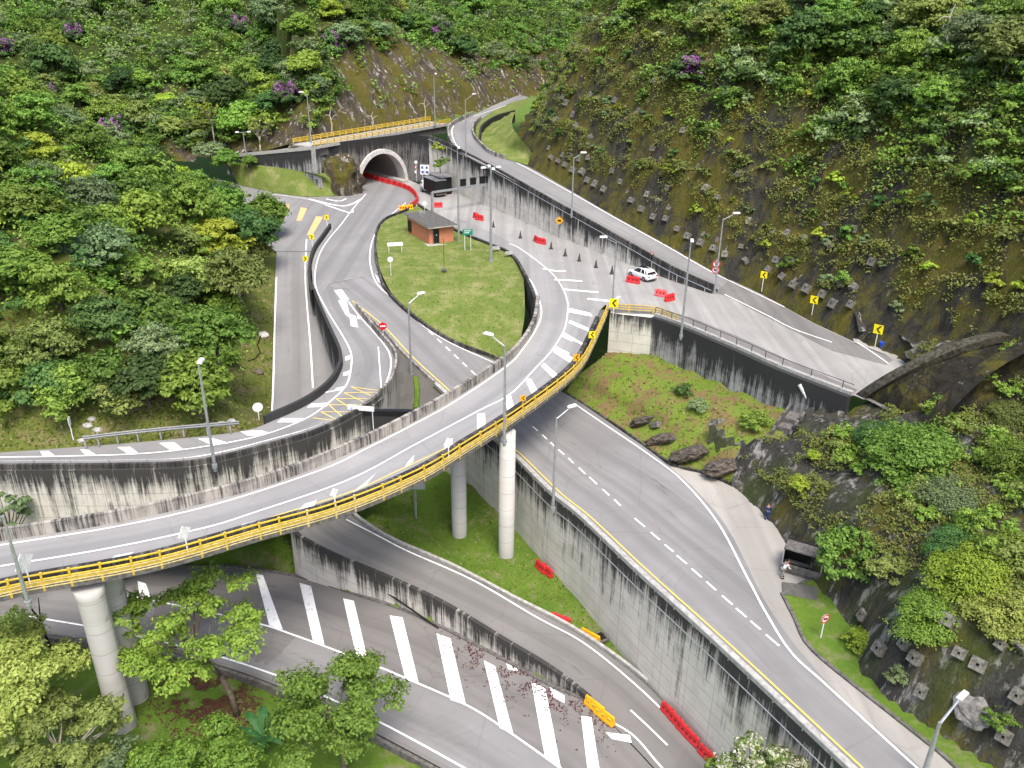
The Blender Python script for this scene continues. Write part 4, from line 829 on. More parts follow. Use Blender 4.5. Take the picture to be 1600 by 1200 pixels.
for a_, m__ in (('bush', 'leaf_mid'), ('bush_lime', 'leaf_lime'), ('bush_olive', 'leaf_olive'), ('bush_grey', 'leaf_grey'), ('bush_dark', 'leaf_dark')): proto(a_+'_fine', m__, 1.2, 1.0, 12, 2600, .11, -.8, r0=.06)
words = {'mid': 'mid green', 'dark': 'dark green', 'lime': 'lime green', 'olive': 'olive green', 'grey': 'grey green', 'yellow': 'yellowish', 'bright': 'bright green', 'purple': 'purple flowering'}
def plant(kind, p, sc, name, label, cat, group, lift=None, tall=1.0):
    me, tme, bz = rnd.choice(PROTO[kind]); r = empty(name, label, cat, group, p, rnd.uniform(0, 6.28)); s3 = (sc*rnd.uniform(.9, 1.12), sc*rnd.uniform(.9, 1.12), sc*tall*rnd.uniform(.85, 1.15))
    c = bpy.data.objects.new('crown', me); COL.objects.link(c); c.parent = r; c.location = (0, 0, (-bz-.2)*s3[2] if lift is None else lift); c.scale = s3
    t_ = bpy.data.objects.new('trunk' if cat == 'tree' else 'stem', tme); COL.objects.link(t_); t_.parent = r; t_.location = c.location; t_.scale = s3
    return r
def vis(p, mx=70, top=-90):
    x, y, c = proj(p); return c > 0 and -mx < x < 1600+mx and top < y < 1290
LM = [('the tunnel ring', 600, 262), ('the small yellow bridge', 600, 205), ('the double headed lamp', 383, 225), ('the guard rail', 250, 672), ('the top left corner', 0, 0), ('the top right corner', 1600, 0), ('the biggest purple tree', 1080, 75), ('the white car', 1003, 430), ('the two red signs', 1118, 412),
      ('the last chevron', 1367, 520), ('the second tunnel', 1500, 590), ('the bend of the ramp', 745, 200), ('the mossy rock face', 640, 140), ('the valley mouth', 830, 150), ('the purple tree on the left hill', 185, 165), ('the side road', 450, 400), ('the left photo edge', 0, 380), ('the small shelter', 1250, 890), ('the lower right corner', 1600, 1200), ('the wall mounted lamp', 895, 260), ('the middle chevron', 1268, 470), ('the top edge centre', 800, 0), ('the right photo edge', 1600, 330)]
USED = {}
def rel(q, l):
    dx, dy = q[0]-l[1], q[1]-l[2]; d = math.hypot(dx, dy); a = math.degrees(math.atan2(-dy, dx)) % 360
    w_ = ['right of', 'above right of', 'above', 'above left of', 'left of', 'below left of', 'below', 'below right of'][int((a+22.5)//45) % 8]
    g = 'just ' if d < 55 else ('' if d < 120 else ('well ' if d < 200 else 'far '))
    return g+w_+' '+l[0]
def lab16(t_, q):
    L_ = sorted(LM, key=lambda l: math.hypot(q[0]-l[1], q[1]-l[2]))[:8]; cand = [(0, 1), (0, 2), (1, 2), (0, 3), (1, 3), (2, 3), (0, 4), (1, 4), (2, 4), (0, 5), (1, 5), (0, 6), (1, 6), (0, 7)]
    for adj in ('', 'small ', 'round '):
        if adj: break
        for i, j in cand:
            for tt in (t_,):
                s_ = '%s %s, %s' % (tt, rel(q, L_[i]), rel(q, L_[j]))
                if len(s_.split()) <= 16 and s_ not in USED: USED[s_] = 1; return s_
    return '%s %s' % (t_, rel(q, L_[0]))
def scatter(hill, poly_fn, dmin, n_max, x0, x1, y0, y1, kinds, where, sc=(.8, 1.2), grow=0, place='tree', tall=1):
    pts = []; tries = 0
    while len(pts) < n_max and tries < 26000:
        tries += 1; x, y = rnd.uniform(x0, x1), rnd.uniform(y0, y1)
        if any((x-a)**2+(y-b)**2 < dmin*dmin for a, b in pts) or any((x-a)**2+(y-b)**2 < c*c for a, b, c in EXCL): continue
        d, z, u = hill.raw(x, y)
        if not poly_fn(d, x, y, z, u): continue
        if not vis((x, y, z+4)): continue
        pts.append((x, y)); k = rnd.choices([a for a, b in kinds], [b for a, b in kinds])[0]
        w_ = proj((x, y, z+4)); reg = where(w_[0], w_[1], d)
        s_ = rnd.uniform(*sc)
        plant(k, (x, y, z-.15), s_, 'tree', lab16(('small ' if s_ < .85 else ('large ' if s_ > 1.05 else ''))+'%s tree' % words[k], w_), 'tree', '%s trees %s' % (words[k], reg), tall=tall)
    return len(pts)
def regL(x, y, d):
    if d < 11: return 'at the foot of the left hill'+(' above the slip ramp' if y > 480 else ' above the side road')
    v = 'high' if y < 170 else ('midway up' if y < 380 else 'low'); return v+' on the left hill'+(' at the photo edge' if x < 160 else ' nearer the valley')
def regB(x, y, d):
    h = 'left of the tunnel' if x < 480 else ('above the mossy rock over the tunnel' if x < 760 else 'where the valley narrows'); return ('just behind the rock ' if d < 22 else 'high on the back hill ')+h
def regR(x, y, d):
    return ('along the top edge of the anchored slope' if d < 26 else 'high on the right hill')+(' at centre' if x < 1150 else (' towards the corner' if x > 1380 else ' above the parked signs'.replace('parked signs', 'white car')))
mixL = [('mid', 4), ('bright', 2.6), ('lime', 1.6), ('olive', 1.6), ('grey', 1.3), ('dark', 1.3), ('yellow', .8)]
mixB = [('mid', 4), ('dark', 2), ('grey', 2), ('olive', 1.6), ('bright', 1.6), ('lime', .8), ('yellow', .6)]
mixR = [('mid', 3), ('dark', 3), ('grey', 2), ('bright', 1.5), ('olive', 1.5), ('yellow', 1)]
EXCL = []
def at_tree(px, d_lo, hill, kind, sc, label, tall=1):
    h = on(px[0], px[1], hill.name)
    if not h: hill = HB; h = on(px[0], px[1], HB.name)
    if h: h = Vector((h.x, h.y, hill.z(h.x, h.y))); return plant(kind, h-Vector((0, 0, 1.2)), sc, 'tree', label, 'tree', None, tall=tall)
PU = [((185, 205), HL, 1.0, 'purple flowering tree standing out midway up the left hill'), ((80, 130), HL, .7, 'small purple flowering tree at the upper left'), ((10, 60), HL, .8, 'purple flowering tree at the far upper left corner'), ((120, 40), HL, .8, 'narrow purple flowering tree near the top left edge'),
      ((375, 30), HB, .9, 'purple flowering tree at the top edge left of centre'), ((455, 140), HB, .9, 'purple flowering tree among dark trees left of the mossy rock'), ((520, 58), HB, .8, 'pinkish purple flowering tree above the left bridge approach'), ((690, 50), HB, 1.1, 'purple flowering tree above the mossy rock at top centre'), ((1080, 92), HR, 1.0, 'large purple flowering tree at the top of the anchored slope')]
for px, hl_, sc, lab in PU:
    t_ = at_tree((px[0], px[1]+26), 0, hl_, 'purple', sc*1.0, lab, 1.0 if hl_ is HR else 1.3)
    if t_:
        for k in range(3): EXCL.append((t_.location.x-t_.location.x/t_.location.y*k*2.2, t_.location.y-k*2.2, 2.9))
nl_ = scatter(HL, lambda d, x, y, z, u: d > 2.6 and (x < -31-(3.0 if y > 84 else 0)-(0 if y > 80 else -1)) and not (x > -36 and 76 < y < 92), 4.0, 112, -110, -26, 66, 175, mixL, regL, (.62, 1.0))
nb_ = scatter(HB, lambda d, x, y, z, u: 2.0 < d < 26 and d > (5+8*math.exp(-((x+22)/9)**2) if x > -37 else 1.2), 4.0, 55, -105, 20, 132, 235, mixB, regB, (.6, 1.0), tall=1.0)
nb_ = scatter(HB, lambda d, x, y, z, u: d > 26, 5.6, 24, -130, 36, 150, 330, mixB, regB, (.85, 1.3), tall=1.1)
nr_ = scatter(HR, lambda d, x, y, z, u: d > 15+fbm(x, y, .1, 4)*4-(x-35)*.09, 4.8, 62, -2, 120, 50, 250, mixR, regR, (.65, 1.15))
# trees that lean over the side road and the left hill foot
for px, z, k, s_, lab in [((392, 400), 1.5, 'dark', 1.1, 'dense dark tree overhanging the side road'), ((418, 365), .5, 'bright', .95, 'bright green tree right at the side road bend'), ((375, 470), 1.5, 'olive', 1.0, 'olive tree leaning over the side road grass'), ((350, 330), 1, 'mid', 1.0, 'mid green tree beside the upper side road entrance'),
      ((340, 560), 2, 'mid', 1.0, 'mid green tree above the grass bank and white lamp'), ((300, 640), 0, 'bright', .9, 'bright green tree above the guard rail'), ((235, 640), 0, 'dark', .85, 'dark tree behind the tall lamp at left'), ((165, 635), 0, 'mid', .85, 'green tree above the left end of the guard rail'), ((95, 640), -.5, 'dark', .85, 'dark tree above the slip ramp near the triangular sign'), ((25, 640), -.5, 'mid', .9, 'green tree at the left edge above the slip ramp'), ((355, 262), 3.5, 'mid', .6, 'small green tree beside the double headed lamp'), ((330, 250), 4.2, 'grey', .7, 'grey green tree left of the black abutment wall'), ((392, 262), 3.6, 'bright', .42, 'small bright tree below the left bridge approach')]:
    p = P(*px, z); plant(k, p, s_, 'tree', lab, 'tree', None)
# undergrowth on the hills: leaf clumps nobody could count
def cover(name, hill, n, x0, x1, y0, y1, cond, size, mat, label_h=.5, clump=9, spread=.9, up=.7):
    C_ = []; Nn = []; t_ = 0
    while len(C_) < n and t_ < n*3:
        t_ += 1; x, y = rnd.uniform(x0, x1), rnd.uniform(y0, y1); d, z, u = hill.raw(x, y)
        if not cond(d, x, y) or not vis((x, y, z), 220, -20): continue
        for k in range(clump):
            C_.append((x+rnd.gauss(0, spread*.5), y+rnd.gauss(0, spread*.5), z+rnd.uniform(0, label_h))); Nn.append((rnd.gauss(0, .5), rnd.gauss(0, .5)-.25, up+rnd.random()*.5))
    if not C_: return
    C_ = np.array(C_)
    me = leafmesh(name, C_, np.array(Nn), size, mat); o = bpy.data.objects.new(name, me); COL.objects.link(o); o['kind'] = 'stuff'; return o
cover('undergrowth', HL, 20000, -110, -24, 60, 175, lambda d, x, y: d > 4+fbm(x, y, .3, 2)*2, .3, 'leaf_bright', 2.6, 12, 1.1)
cover('undergrowth', HB, 30000, -130, 40, 132, 330, lambda d, x, y: d > 1 and (fbm(x, y, .16, 3) > .05 or d > 11 or x < -37), .5, 'leaf_mid', 2.4, 12, 1.3)
cover('slope_plants', HR, 190000, -2, 110, 40, 220, lambda d, x, y: d > 1.5 and fbm(x, y, .3, 4, 2)+(d-8)*.05+.42*math.sin(d*2.1+fbm(x, y, .1)*3+.6) > -.1, .21, 'leaf_cover', .8, 15, .65)
cover('slope_bushes', HR, 36000, 0, 120, 40, 230, lambda d, x, y: d > 11+fbm(x, y, .12, 3)*8-(x-35)*.12, .32, 'leaf_mid', 1.6, 14, 1.1)
cover('slope_grass', HG, 66000, 18, 66, 26, 82, lambda d, x, y: d > 1.0 and fbm(x, y, .25, 4, 9) > (-.02 if y > 50 or d > 10 else .28) and not (y > 72 and x < 42), .15, 'leaf_cover', .4, 14, .45)
# shrubs on the anchored slope
cnt = 0; pts = []
while cnt < 170:
    x, y = rnd.uniform(0, 75), rnd.uniform(60, 200); d, z, u = HR.raw(x, y)
    if not (2.0 < d < 15) or not vis((x, y, z), 10) or any((x-a)**2+(y-b)**2 < 3.2 for a, b in pts): continue
    pts.append((x, y)); cnt += 1; k = rnd.choice(['bush', 'bush_lime', 'bush_olive', 'bush_grey', 'bush_dark'])
    cw = {'bush': 'mid green', 'bush_lime': 'lime green', 'bush_olive': 'olive', 'bush_grey': 'grey green', 'bush_dark': 'dark green'}[k]; q = proj((x, y, z)); reg = 'low above the ramp kerb' if d < 6 else 'midway up between the anchor blocks'
    reg += ' on its left part' if q[0] < 1050 else (' on its right part' if q[0] > 1300 else ' behind the white car')
    plant(k, (x, y, z-.1), rnd.uniform(.55, 1.25), 'shrub', lab16('%s shrub' % cw, q), 'shrub', '%s shrubs %s' % (cw, reg))
def thicket(hill, n, x0, x1, y0, y1, cond, mats, r=(1.0, 2.4), leaf_n=150, size=.3):
    out = {m_: ([], []) for m_ in mats}; t_ = 0; k = 0
    while k < n and t_ < n*30:
        t_ += 1; x, y = rnd.uniform(x0, x1), rnd.uniform(y0, y1); d, z, u = hill.raw(x, y)
        if not cond(d, x, y) or not vis((x, y, z), 330, -60) or any((x-a)**2+(y-b)**2 < c*c for a, b, c in EXCL): continue
        k += 1; R_ = rnd.uniform(*r); lb = [(rnd.gauss(0, R_*.4), rnd.gauss(0, R_*.4), rnd.uniform(-.1, .5)*R_, R_*rnd.uniform(.45, .7)) for _ in range(4)]
        p, nn = crown_pts(lb, int(leaf_n*R_), .8, .6); m_ = rnd.choice(mats); out[m_][0].append(p+np.array([x, y, z+R_*.35])); out[m_][1].append(nn)
    for m_, (a, b) in out.items():
        if a: o = bpy.data.objects.new('thicket', leafmesh('thicket', np.concatenate(a), np.concatenate(b), size, m_)); COL.objects.link(o); o['kind'] = 'stuff'
thicket(HL, 760, -110, -24, 60, 180, lambda d, x, y: d > 4.2 and x < -31, ['leaf_mid', 'leaf_bright', 'leaf_olive', 'leaf_dark'])
thicket(HB, 1250, -130, 50, 130, 340, lambda d, x, y: d > (5+8*math.exp(-((x+22)/9)**2) if x > -37 else 1.2), ['leaf_mid', 'leaf_grey', 'leaf_bright', 'leaf_dark'], (1.4, 3.4), 120, .36)
thicket(HB, 210, -80, -36, 134, 185, lambda d, x, y: .6 < d < 24, ['leaf_mid', 'leaf_bright', 'leaf_dark'], (1.2, 2.6), 150, .3)
thicket(HR, 1000, -2, 120, 40, 250, lambda d, x, y: d > 12.5+fbm(x, y, .12, 3)*7-(x-35)*.1, ['leaf_mid', 'leaf_dark', 'leaf_grey', 'leaf_bright'], (1.0, 2.6), 140, .32)
thicket(HG, 190, 20, 66, 26, 74, lambda d, x, y: d > 5 and fbm(x, y, .2, 3, 9) > (0 if y > 50 or d > 9 else .3) and not (y > 70 and x < 44), ['leaf_mid', 'leaf_bright', 'leaf_olive'], (.6, 1.5), 330, .17)
def put(px, surf, dz=0): h = on(px[0], px[1], *([surf] if isinstance(surf, str) else surf)); return (h+Vector((0, 0, dz))) if h else P(px[0], px[1], -8)
SHR = [((1430, 720), 'mid', 1.0, 1, 'tree', 'large bushy dark green tree on the rocky slope below the second tunnel'), ((1375, 690), 'dark', .62, .9, 'tree', 'dark tree left of the largest bush on the rocky slope'), ((1490, 780), 'grey', .7, .8, 'tree', 'grey green tree on the rocky slope near its right edge'), ((1590, 730), 'bright', .6, .9, 'tree', 'bright green tree at the right photo edge of the rocky slope'), ((1575, 650), 'olive', .5, .9, 'tree', 'olive bush by the collar of the second tunnel'),
       ((1325, 880), 'bush', 2.1, 1, 'shrub', 'round green shrub on the rock above the small shelter'), ((1385, 900), 'bush_olive', 1.2, 1, 'shrub', 'straw coloured tufted shrub on bare rock right of the shelter'), ((1450, 960), 'bright', .62, .8, 'tree', 'bright green bush overhanging the anchored rock at lower right'), ((1520, 900), 'lime', .72, .8, 'tree', 'lime green bush on the lower right rocky slope'), ((1580, 960), 'yellow', .62, .8, 'tree', 'yellow green bush at the lower right photo edge'), ((1580, 870), 'bright', .7, .8, 'tree', 'bright bush high on the lower right rock'), ((1490, 850), 'dark', .42, .9, 'tree', 'small dark bush between two bright ones on the lower right rock'), ((1250, 770), 'bush_lime', 1.0, 1, 'shrub', 'small lime shrub above the paved apron'), ((1300, 690), 'bush_olive', .9, 1, 'shrub', 'small olive shrub below the pale pipe'), ((1270, 720), 'bush_lime', .7, 1, 'shrub', 'tiny lime shrub by the stepped channel'), ((1340, 1010), 'bush_lime', 1.0, 1, 'shrub', 'lime shrub hanging over the grass verge'), ((1400, 1060), 'bush_grey', .7, 1, 'shrub', 'grey green shrub by the lower anchor blocks'), ((1560, 1130), 'bush', .8, 1, 'shrub', 'green shrub on the bright grey rock at lower right')]
for px, k, s_, tl_, cat, lab in SHR: plant(k+'_fine', put(px, 'rocky_slope', -.2 if 'bush' in k else -2.4*s_), s_, cat, lab, cat, None, tall=tl_)
for px, k, s_, lab in [((1068, 618), 'bush_dark', 1.0, 'dark green shrub on the grass mound under the black wall'), ((1092, 640), 'bush_grey', .95, 'pale green loose shrub in the middle of the grass mound'), ((1180, 668), 'bush', 1.35, 'large green shrub at the right end of the grass mound')]:
    plant(k+'_fine', put(px, 'grass_mound', -.1), s_, 'shrub', lab, 'shrub', None)
cover_pts = []
# plants that trail over the mossy rock and the wall corner by the tunnel
for px, z, k, s_, lab in [((688, 262), 5.5, 'bush', 1.3, 'green creeper bush hanging in the wall corner right of the tunnel'), ((683, 240), 7.5, 'bush_lime', 1.2, 'lime bush on top of the wall corner beside the hillside ramp'), ((690, 285), 1.5, 'bush_dark', 1.1, 'dark bush at the foot of the wall corner right of the tunnel'), ((520, 262), 4.2, 'bush_dark', 1.0, 'dark bush on the mossy boulder left of the tunnel'), ((500, 285), 1.2, 'bush_olive', .8, 'olive bush at the foot of the mossy boulder')]:
    plant(k, P(*px, z), s_, 'shrub', lab, 'shrub', None)

# foreground trees, finer leaves
def big_tree(base, zb, R, Hh, th, mat, n, size, lab, nl=22, lean=(0, 0), bark='bark', lr=(.16, .3), flat=.5, flower=None, shell=.35, limbs_n=14, r0=.22):
    b = P(*base, zb); r = empty('tree', lab, 'tree', None, b); lb = []
    for k in range(nl):
        ph = k*2.399+rnd.uniform(-.4, .4); rr_ = R*math.sqrt(rnd.uniform(.05, 1)); e = rnd.uniform(-.6, 1)*(1-.35*rr_/R)
        lb.append((math.cos(ph)*rr_+lean[0], math.sin(ph)*rr_+lean[1], th+Hh*e, R*rnd.uniform(*lr)))
    p, nor = crown_pts(lb, n, flat, shell); sel = None
    if flower: sel = (p[:, 2] > np.percentile(p[:, 2], 38)) & (rng.random(n) < .62)
    me = leafmesh('crown', p, nor, size, mat, flower, sel); c = bpy.data.objects.new('crown', me); COL.objects.link(c); c.parent = r
    mb = MB(); t0 = Vector((lean[0]*.3, lean[1]*.3, th*.5)); mb.tube([(0, 0, -.5), (lean[0]*.1, lean[1]*.1, th*.25), t0], [r0*1.3, r0, r0*.85], 8)
    hubs = [t0+Vector((rnd.uniform(-.3, .3)*R*.6+lean[0]*.5, rnd.uniform(-.3, .3)*R*.6+lean[1]*.5, th*.25)) for _ in range(4)]
    for h in hubs: mb.tube([t0, t0.lerp(h, .5)+Vector((rnd.uniform(-.2, .2), rnd.uniform(-.2, .2), 0)), h], [r0*.65, r0*.5, r0*.4], 6)
    for l in lb[:limbs_n+6]:
        h = min(hubs, key=lambda q: (q-Vector(l[:3])).length); e = Vector(l[:3]); mb.tube([h, h.lerp(e, .55)+Vector((0, 0, -.2)), e], [r0*.38, r0*.24, r0*.07], 5)
    t_ = mb.build('trunk', bark, r, True); return r
big_tree((372, 1118), -16, 5.2, 2.8, 7.8, 'leaf_bright', 12500, .21, 'airy green tree with visible limbs in front of the left overpass pillar', 40, (-3.0, .8), 'bark', (.13, .24), .35)
big_tree((540, 1215), -17.2, 4.7, 2.4, 6.4, 'leaf_mid', 13000, .21, 'spreading green tree over the edge of the striped lower road', 34, (-.4, 1.0), 'bark', (.14, .26), .45)
big_tree((40, 1215), -17, 5.4, 3.4, 8.2, 'leaf_yellow', 24000, .21, 'pale yellow green tree filling the bottom left corner', 40, (-.8, .5), 'bark_pale', (.15, .28), .55)
big_tree((120, 1250), -17, 3.6, 2.4, 6.5, 'leaf_olive', 12000, .21, 'olive green tree at the bottom edge left of the pillar base', 30, (.3, .3), 'bark_pale', (.15, .28), .5)
big_tree((320, 1280), -17.3, 3.4, 1.6, 4.6, 'leaf_bright', 14000, .2, 'low bright green bushy tree at the bottom edge beside the banana plant', 30, (0, .4), 'bark', (.18, .3), .6, r0=.12)
big_tree((220, 1280), -17.3, 2.6, 1.3, 4.0, 'leaf_bright', 8000, .2, 'mid green low tree at the bottom edge under the pillar', 22, (0, .2), 'bark', (.18, .3), .6, r0=.12)
big_tree((1160, 1345), -18.5, 2.9, 1.6, 8.2, 'leaf_mid', 10000, .2, 'white blossoming tree at the bottom edge in front of the tall wall', 30, (0, 0), 'bark', (.16, .28), .6, 'leaf_white')
big_tree((1240, 1360), -18.8, 2.1, 1.4, 8.2, 'leaf_olive', 5000, .2, 'smaller cream blossoming tree at the bottom edge by the main road wall', 22, (0, 0), 'bark', (.18, .3), .6, 'leaf_white')
big_tree((1440, 1330), -12, 1.6, .8, 3.2, 'leaf_yellow', 3000, .18, 'yellowish tree top at the bottom edge beside the lower right lamp', 16, (.5, 0), 'bark', (.2, .32), .6)
big_tree((955, 1290), -18.5, 1.4, .6, 2.4, 'leaf_olive', 1800, .2, 'olive tree top at the bottom edge on the striped road', 12, (0, 0), 'bark', (.2, .32), .6)
big_tree((45, 905), -12, 1.9, 2.6, 6.5, 'leaf_grey', 3600, .24, 'slender grey green tree in front of the slip ramp wall at left', 22, (-.6, 0), 'bark', (.14, .24), .5)
big_tree((110, 880), -12, 1.8, .7, 3.2, 'leaf_lime', 3000, .26, 'low lime green tree between the overpass and the slip ramp wall', 18, (.3, 0), 'bark', (.2, .3), .5)
big_tree((150, 870), -12, 1.0, .5, 3.0, 'leaf_mid', 1400, .24, 'small green tree beside the low lime one at the slip ramp wall', 12, (0, 0), 'bark', (.2, .3), .5)
big_tree((408, 252), 4, 2.6, 2.6, 6.5, 'leaf_olive', 1500, .3, 'thin half bare tree in front of the left bridge approach', 26, (.4, 0), 'bark_pale', (.12, .2), .5, r0=.14)
big_tree((335, 222), 7, 2.0, 2.2, 6.0, 'leaf_lime', 1600, .35, 'light green thin stemmed tree left of the half bare tree', 18, (0, 0), 'bark_pale', (.16, .26), .5, r0=.12)
big_tree((425, 190), 9.5, 2.2, 3, 8, 'leaf_lime', 1900, .35, 'tall bare limbed tree with lime leaf tufts behind the bridge approach', 20, (0, 0), 'bark_pale', (.14, .24), .5, r0=.14)
big_tree((170, 1290), -17.3, 2.6, 1.6, 4.6, 'leaf_grey', 9000, .19, 'pale green leafy tree at the bottom edge just left of the pillar foot', 26, (-.5, .4), 'bark_pale', (.18, .3), .6, r0=.12)
big_tree((20, 1100), -16.5, 3.2, 2.2, 5.4, 'leaf_yellow', 11000, .2, 'pale green tree at the left edge below the overpass rail', 28, (-.6, .4), 'bark_pale', (.16, .28), .5)
for px, lab in [((425, 70), 'mid green tree high above the left bridge approach'), ((428, 35), 'grey green tree at the top edge above the left bridge approach'), ((440, 105), 'dark tree behind the purple one left of the mossy rock')]:
    h = on(*px, 'back_hill')
    if h: plant('mid' if 'mid' in lab else ('grey' if 'grey' in lab else 'dark'), h-Vector((0, 0, 1.5)), 1.15, 'tree', lab, 'tree', None)
# bare white trunks on the rock face
def bare(px, hill, hh, lab, z=None):
    h = on(px[0], px[1], hill) or P(px[0], px[1], 9); r = empty('dead_tree', lab, 'tree', None, h); mb = MB()
    pts_ = [(0, 0, -.3), (.2, 0, hh*.35), (-.1, 0, hh*.7), (.25, 0, hh)]; mb.tube(pts_, [.16, .13, .1, .05], 6)
    mb.build('trunk', 'bark_pale', r)
    mb = MB(); mb.tube([(-.1, 0, hh*.7), (-.9, 0, hh*.72), (-1.5, 0, hh*.6)], [.08, .06, .03], 5); mb.tube([(.0, 0, hh*.5), (.8, 0, hh*.7), (1.3, .1, hh*.72)], [.07, .05, .02], 5); mb.build('branch', 'bark_pale', r)
bare((518, 208), 'back_hill', 4.8, 'white bare forked trunk against black rock behind the left end of the yellow rails')
bare((582, 198), 'back_hill', 3.0, 'short white bare trunk behind the middle of the yellow rails')
bare((664, 186), 'back_hill', 4.6, 'white wavy bare trunk behind the right end of the yellow rails')
bare((1475, 75), 'anchored_slope', 5, 'pale bare leaning trunk high in the trees at upper right')
r = empty('dead_tree', 'thin black bare tree on the grass under the left end of the overpass', 'tree', None, P(84, 1022, -16)); mb = MB()
mb.tube([(0, 0, -.3), (-.25, 0, 2), (-.3, 0, 3.6), (-.9, 0, 5.2), (-1.2, 0, 6.2)], [.13, .11, .1, .06, .03], 6); mb.build('trunk', 'bark_dark', r)
mb = MB(); mb.tube([(-.3, 0, 3.6), (-.15, .1, 5), (.0, .1, 6)], [.08, .05, .03], 5); mb.tube([(-.28, 0, 3), (-.8, 0, 4.0)], [.05, .02], 5); mb.build('branch', 'bark_dark', r)
# banana plant
r = empty('banana_plant', 'banana plant with broad dark green leaves at the bottom edge between two trees', 'plant', None, P(418, 1180, -17)); mb = MB(); mb.tube([(0, 0, -.3), (0, 0, 1.8)], [.16, .1], 8); mb.build('stem', 'leaf_banana', r)
for k in range(9):
    a = k*2.4; mb = MB(); L_ = rnd.uniform(2.0, 2.7); up = rnd.uniform(.7, 1.5) if k else 2.4; prev = None
    for j in range(9):
        t_ = j/8; rad = L_*t_*(1 if k else .3); z = 1.7+up*math.sin(t_*2.3)*1.1; wd_ = .36*math.sin(PI*min(1, t_*.92+.08))**.6; c_ = Vector((math.cos(a)*rad, math.sin(a)*rad, z)); sdv = Vector((-math.sin(a), math.cos(a), 0))*wd_
        cur = (c_-sdv-Vector((0, 0, wd_*.35)), c_, c_+sdv-Vector((0, 0, wd_*.35)))
        if prev: mb.quad(prev[0], prev[1], cur[1], cur[0]); mb.quad(prev[1], prev[2], cur[2], cur[1])
        prev = cur
    mb.build('leaf', 'leaf_banana', r)

# ------------------------------------------------------------------ rocks and anchor blocks
def rock(name, p, s3, mat, lab, cat='boulder', seed=0, group=None, sub_=3):
    bm = bmesh.new(); bmesh.ops.create_icosphere(bm, subdivisions=sub_, radius=1)
    for v in bm.verts:
        q = v.co*1.0; k = 1+.28*mn.fractal(q*1.3+Vector((seed*5.1, 0, 0)), 1, 2, 4)+.1*mn.noise(q*5+Vector((seed, 0, 0))); v.co = Vector((q.x*s3[0]*k, q.y*s3[1]*k, q.z*s3[2]*k))
    me = bpy.data.meshes.new(name); bm.to_mesh(me); bm.free(); me.materials.append(MATS[mat]); o = bpy.data.objects.new(name, me); COL.objects.link(o); o.location = p; me.attributes.new('zone', 'FLOAT', 'POINT')
    return tag(o, lab, cat, group)
rock('boulder', P(530, 282, 2.2), (4.3, 3.2, 4.6), 'rock_face', 'large mossy brown boulder left of the tunnel ring', seed=1, sub_=4)
rock('boulder', P(487, 293, 1), (3.5, 1.8, 1.6), 'rock_face', 'low rocky outcrop between the grass bank and the mossy boulder', seed=2, sub_=4)
for i, (px, s_) in enumerate([((138, 665), .5), ((152, 672), .45), ((128, 688), .4), ((345, 663), .5), ((362, 660), .55), ((143, 655), .4)]):
    rock('stone', put(px, 'wooded_hill'), (s_, s_*.7, s_*.6), 'concrete', 'pale loose stone on the bank beside the slip ramp guard rail', 'stone', i, 'pale stones on the bank above the slip ramp', 2)
rock('tree_stump', put((402, 582), ('wooded_hill', 'side_road')), (.7, .5, .5), 'bark', 'weathered grey brown stump on the grass bank beside the side road', 'stump', 3, None, 2)
for i, (px, s3, lab) in enumerate([((1005, 655), (1.6, 1.5, .55), 'dark rock nose at the left end of the mound outcrop'), ((1040, 683), (2.4, 1.6, .6), 'dark rock in the middle of the mound outcrop above the verge'), ((1085, 705), (2.8, 1.8, .75), 'broad dark rock at the mound foot below two anchor blocks'), ((1130, 728), (2.4, 1.6, .8), 'dark rock at the right end of the mound outcrop by the steps')]):
    rock('boulder', put(px, 'grass_mound', -.2), s3, 'rock_brown', lab, seed=10+i, sub_=4).rotation_euler = (-.55, .1, .6)
for i, (px, s3, lab) in enumerate([((1525, 1105), (1.2, 1.3, .3), 'grey slab of bare rock between the lowest anchor blocks'), ((1262, 905), (.7, .5, .5), 'small dark stone beside the shelter')]):
    h = put(px, 'rocky_slope'); o = rock('boulder', h, s3, 'rock_pale', lab, seed=20+i, sub_=4); o.rotation_euler = (.1, -.75, .5)
# anchor block: square concrete plate with a recessed dark anchor hole
bm = bmesh.new(); S_ = .62
mb = MB(); q = [(-S_, -S_), (S_, -S_), (S_, S_), (-S_, S_)]; qi = [(-.13, -.13), (.13, -.13), (.13, .13), (-.13, .13)]
for i in range(4):
    j = (i+1) % 4; mb.quad((*q[i], .3), (*q[j], .3), (*qi[j], .3), (*qi[i], .3)); mb.quad((q[i][0]*1.08, q[i][1]*1.08, -.5), (q[j][0]*1.08, q[j][1]*1.08, -.5), (*q[j], .3), (*q[i], .3)); mb.quad((*qi[i], .3), (*qi[j], .3), (*qi[j], .1), (*qi[i], .1), None, 1)
mb.quad(*[(*p, .1) for p in qi], None, 1)
plate = mb.build('anchor_block', ['anchor_concrete', 'black']); plate_me = plate.data; bpy.data.objects.remove(plate)
def anchor(hill, x, y, lab, grp, sc=1):
    e = .8; z = hill.z(x, y); nrm = Vector((-(hill.z(x+e, y)-hill.z(x-e, y))/(2*e), -(hill.z(x, y+e)-hill.z(x, y-e))/(2*e), 1)).normalized()
    o = bpy.data.objects.new('anchor_block', plate_me); COL.objects.link(o); o.location = Vector((x, y, z))+nrm*.05; o.rotation_mode = 'QUATERNION'; tq = nrm.to_track_quat('Z', 'Y'); o.rotation_quaternion = tq; o.scale = (sc, sc*rnd.uniform(.9, 1.25), 1)
    return tag(o, lab, 'anchor block', grp)
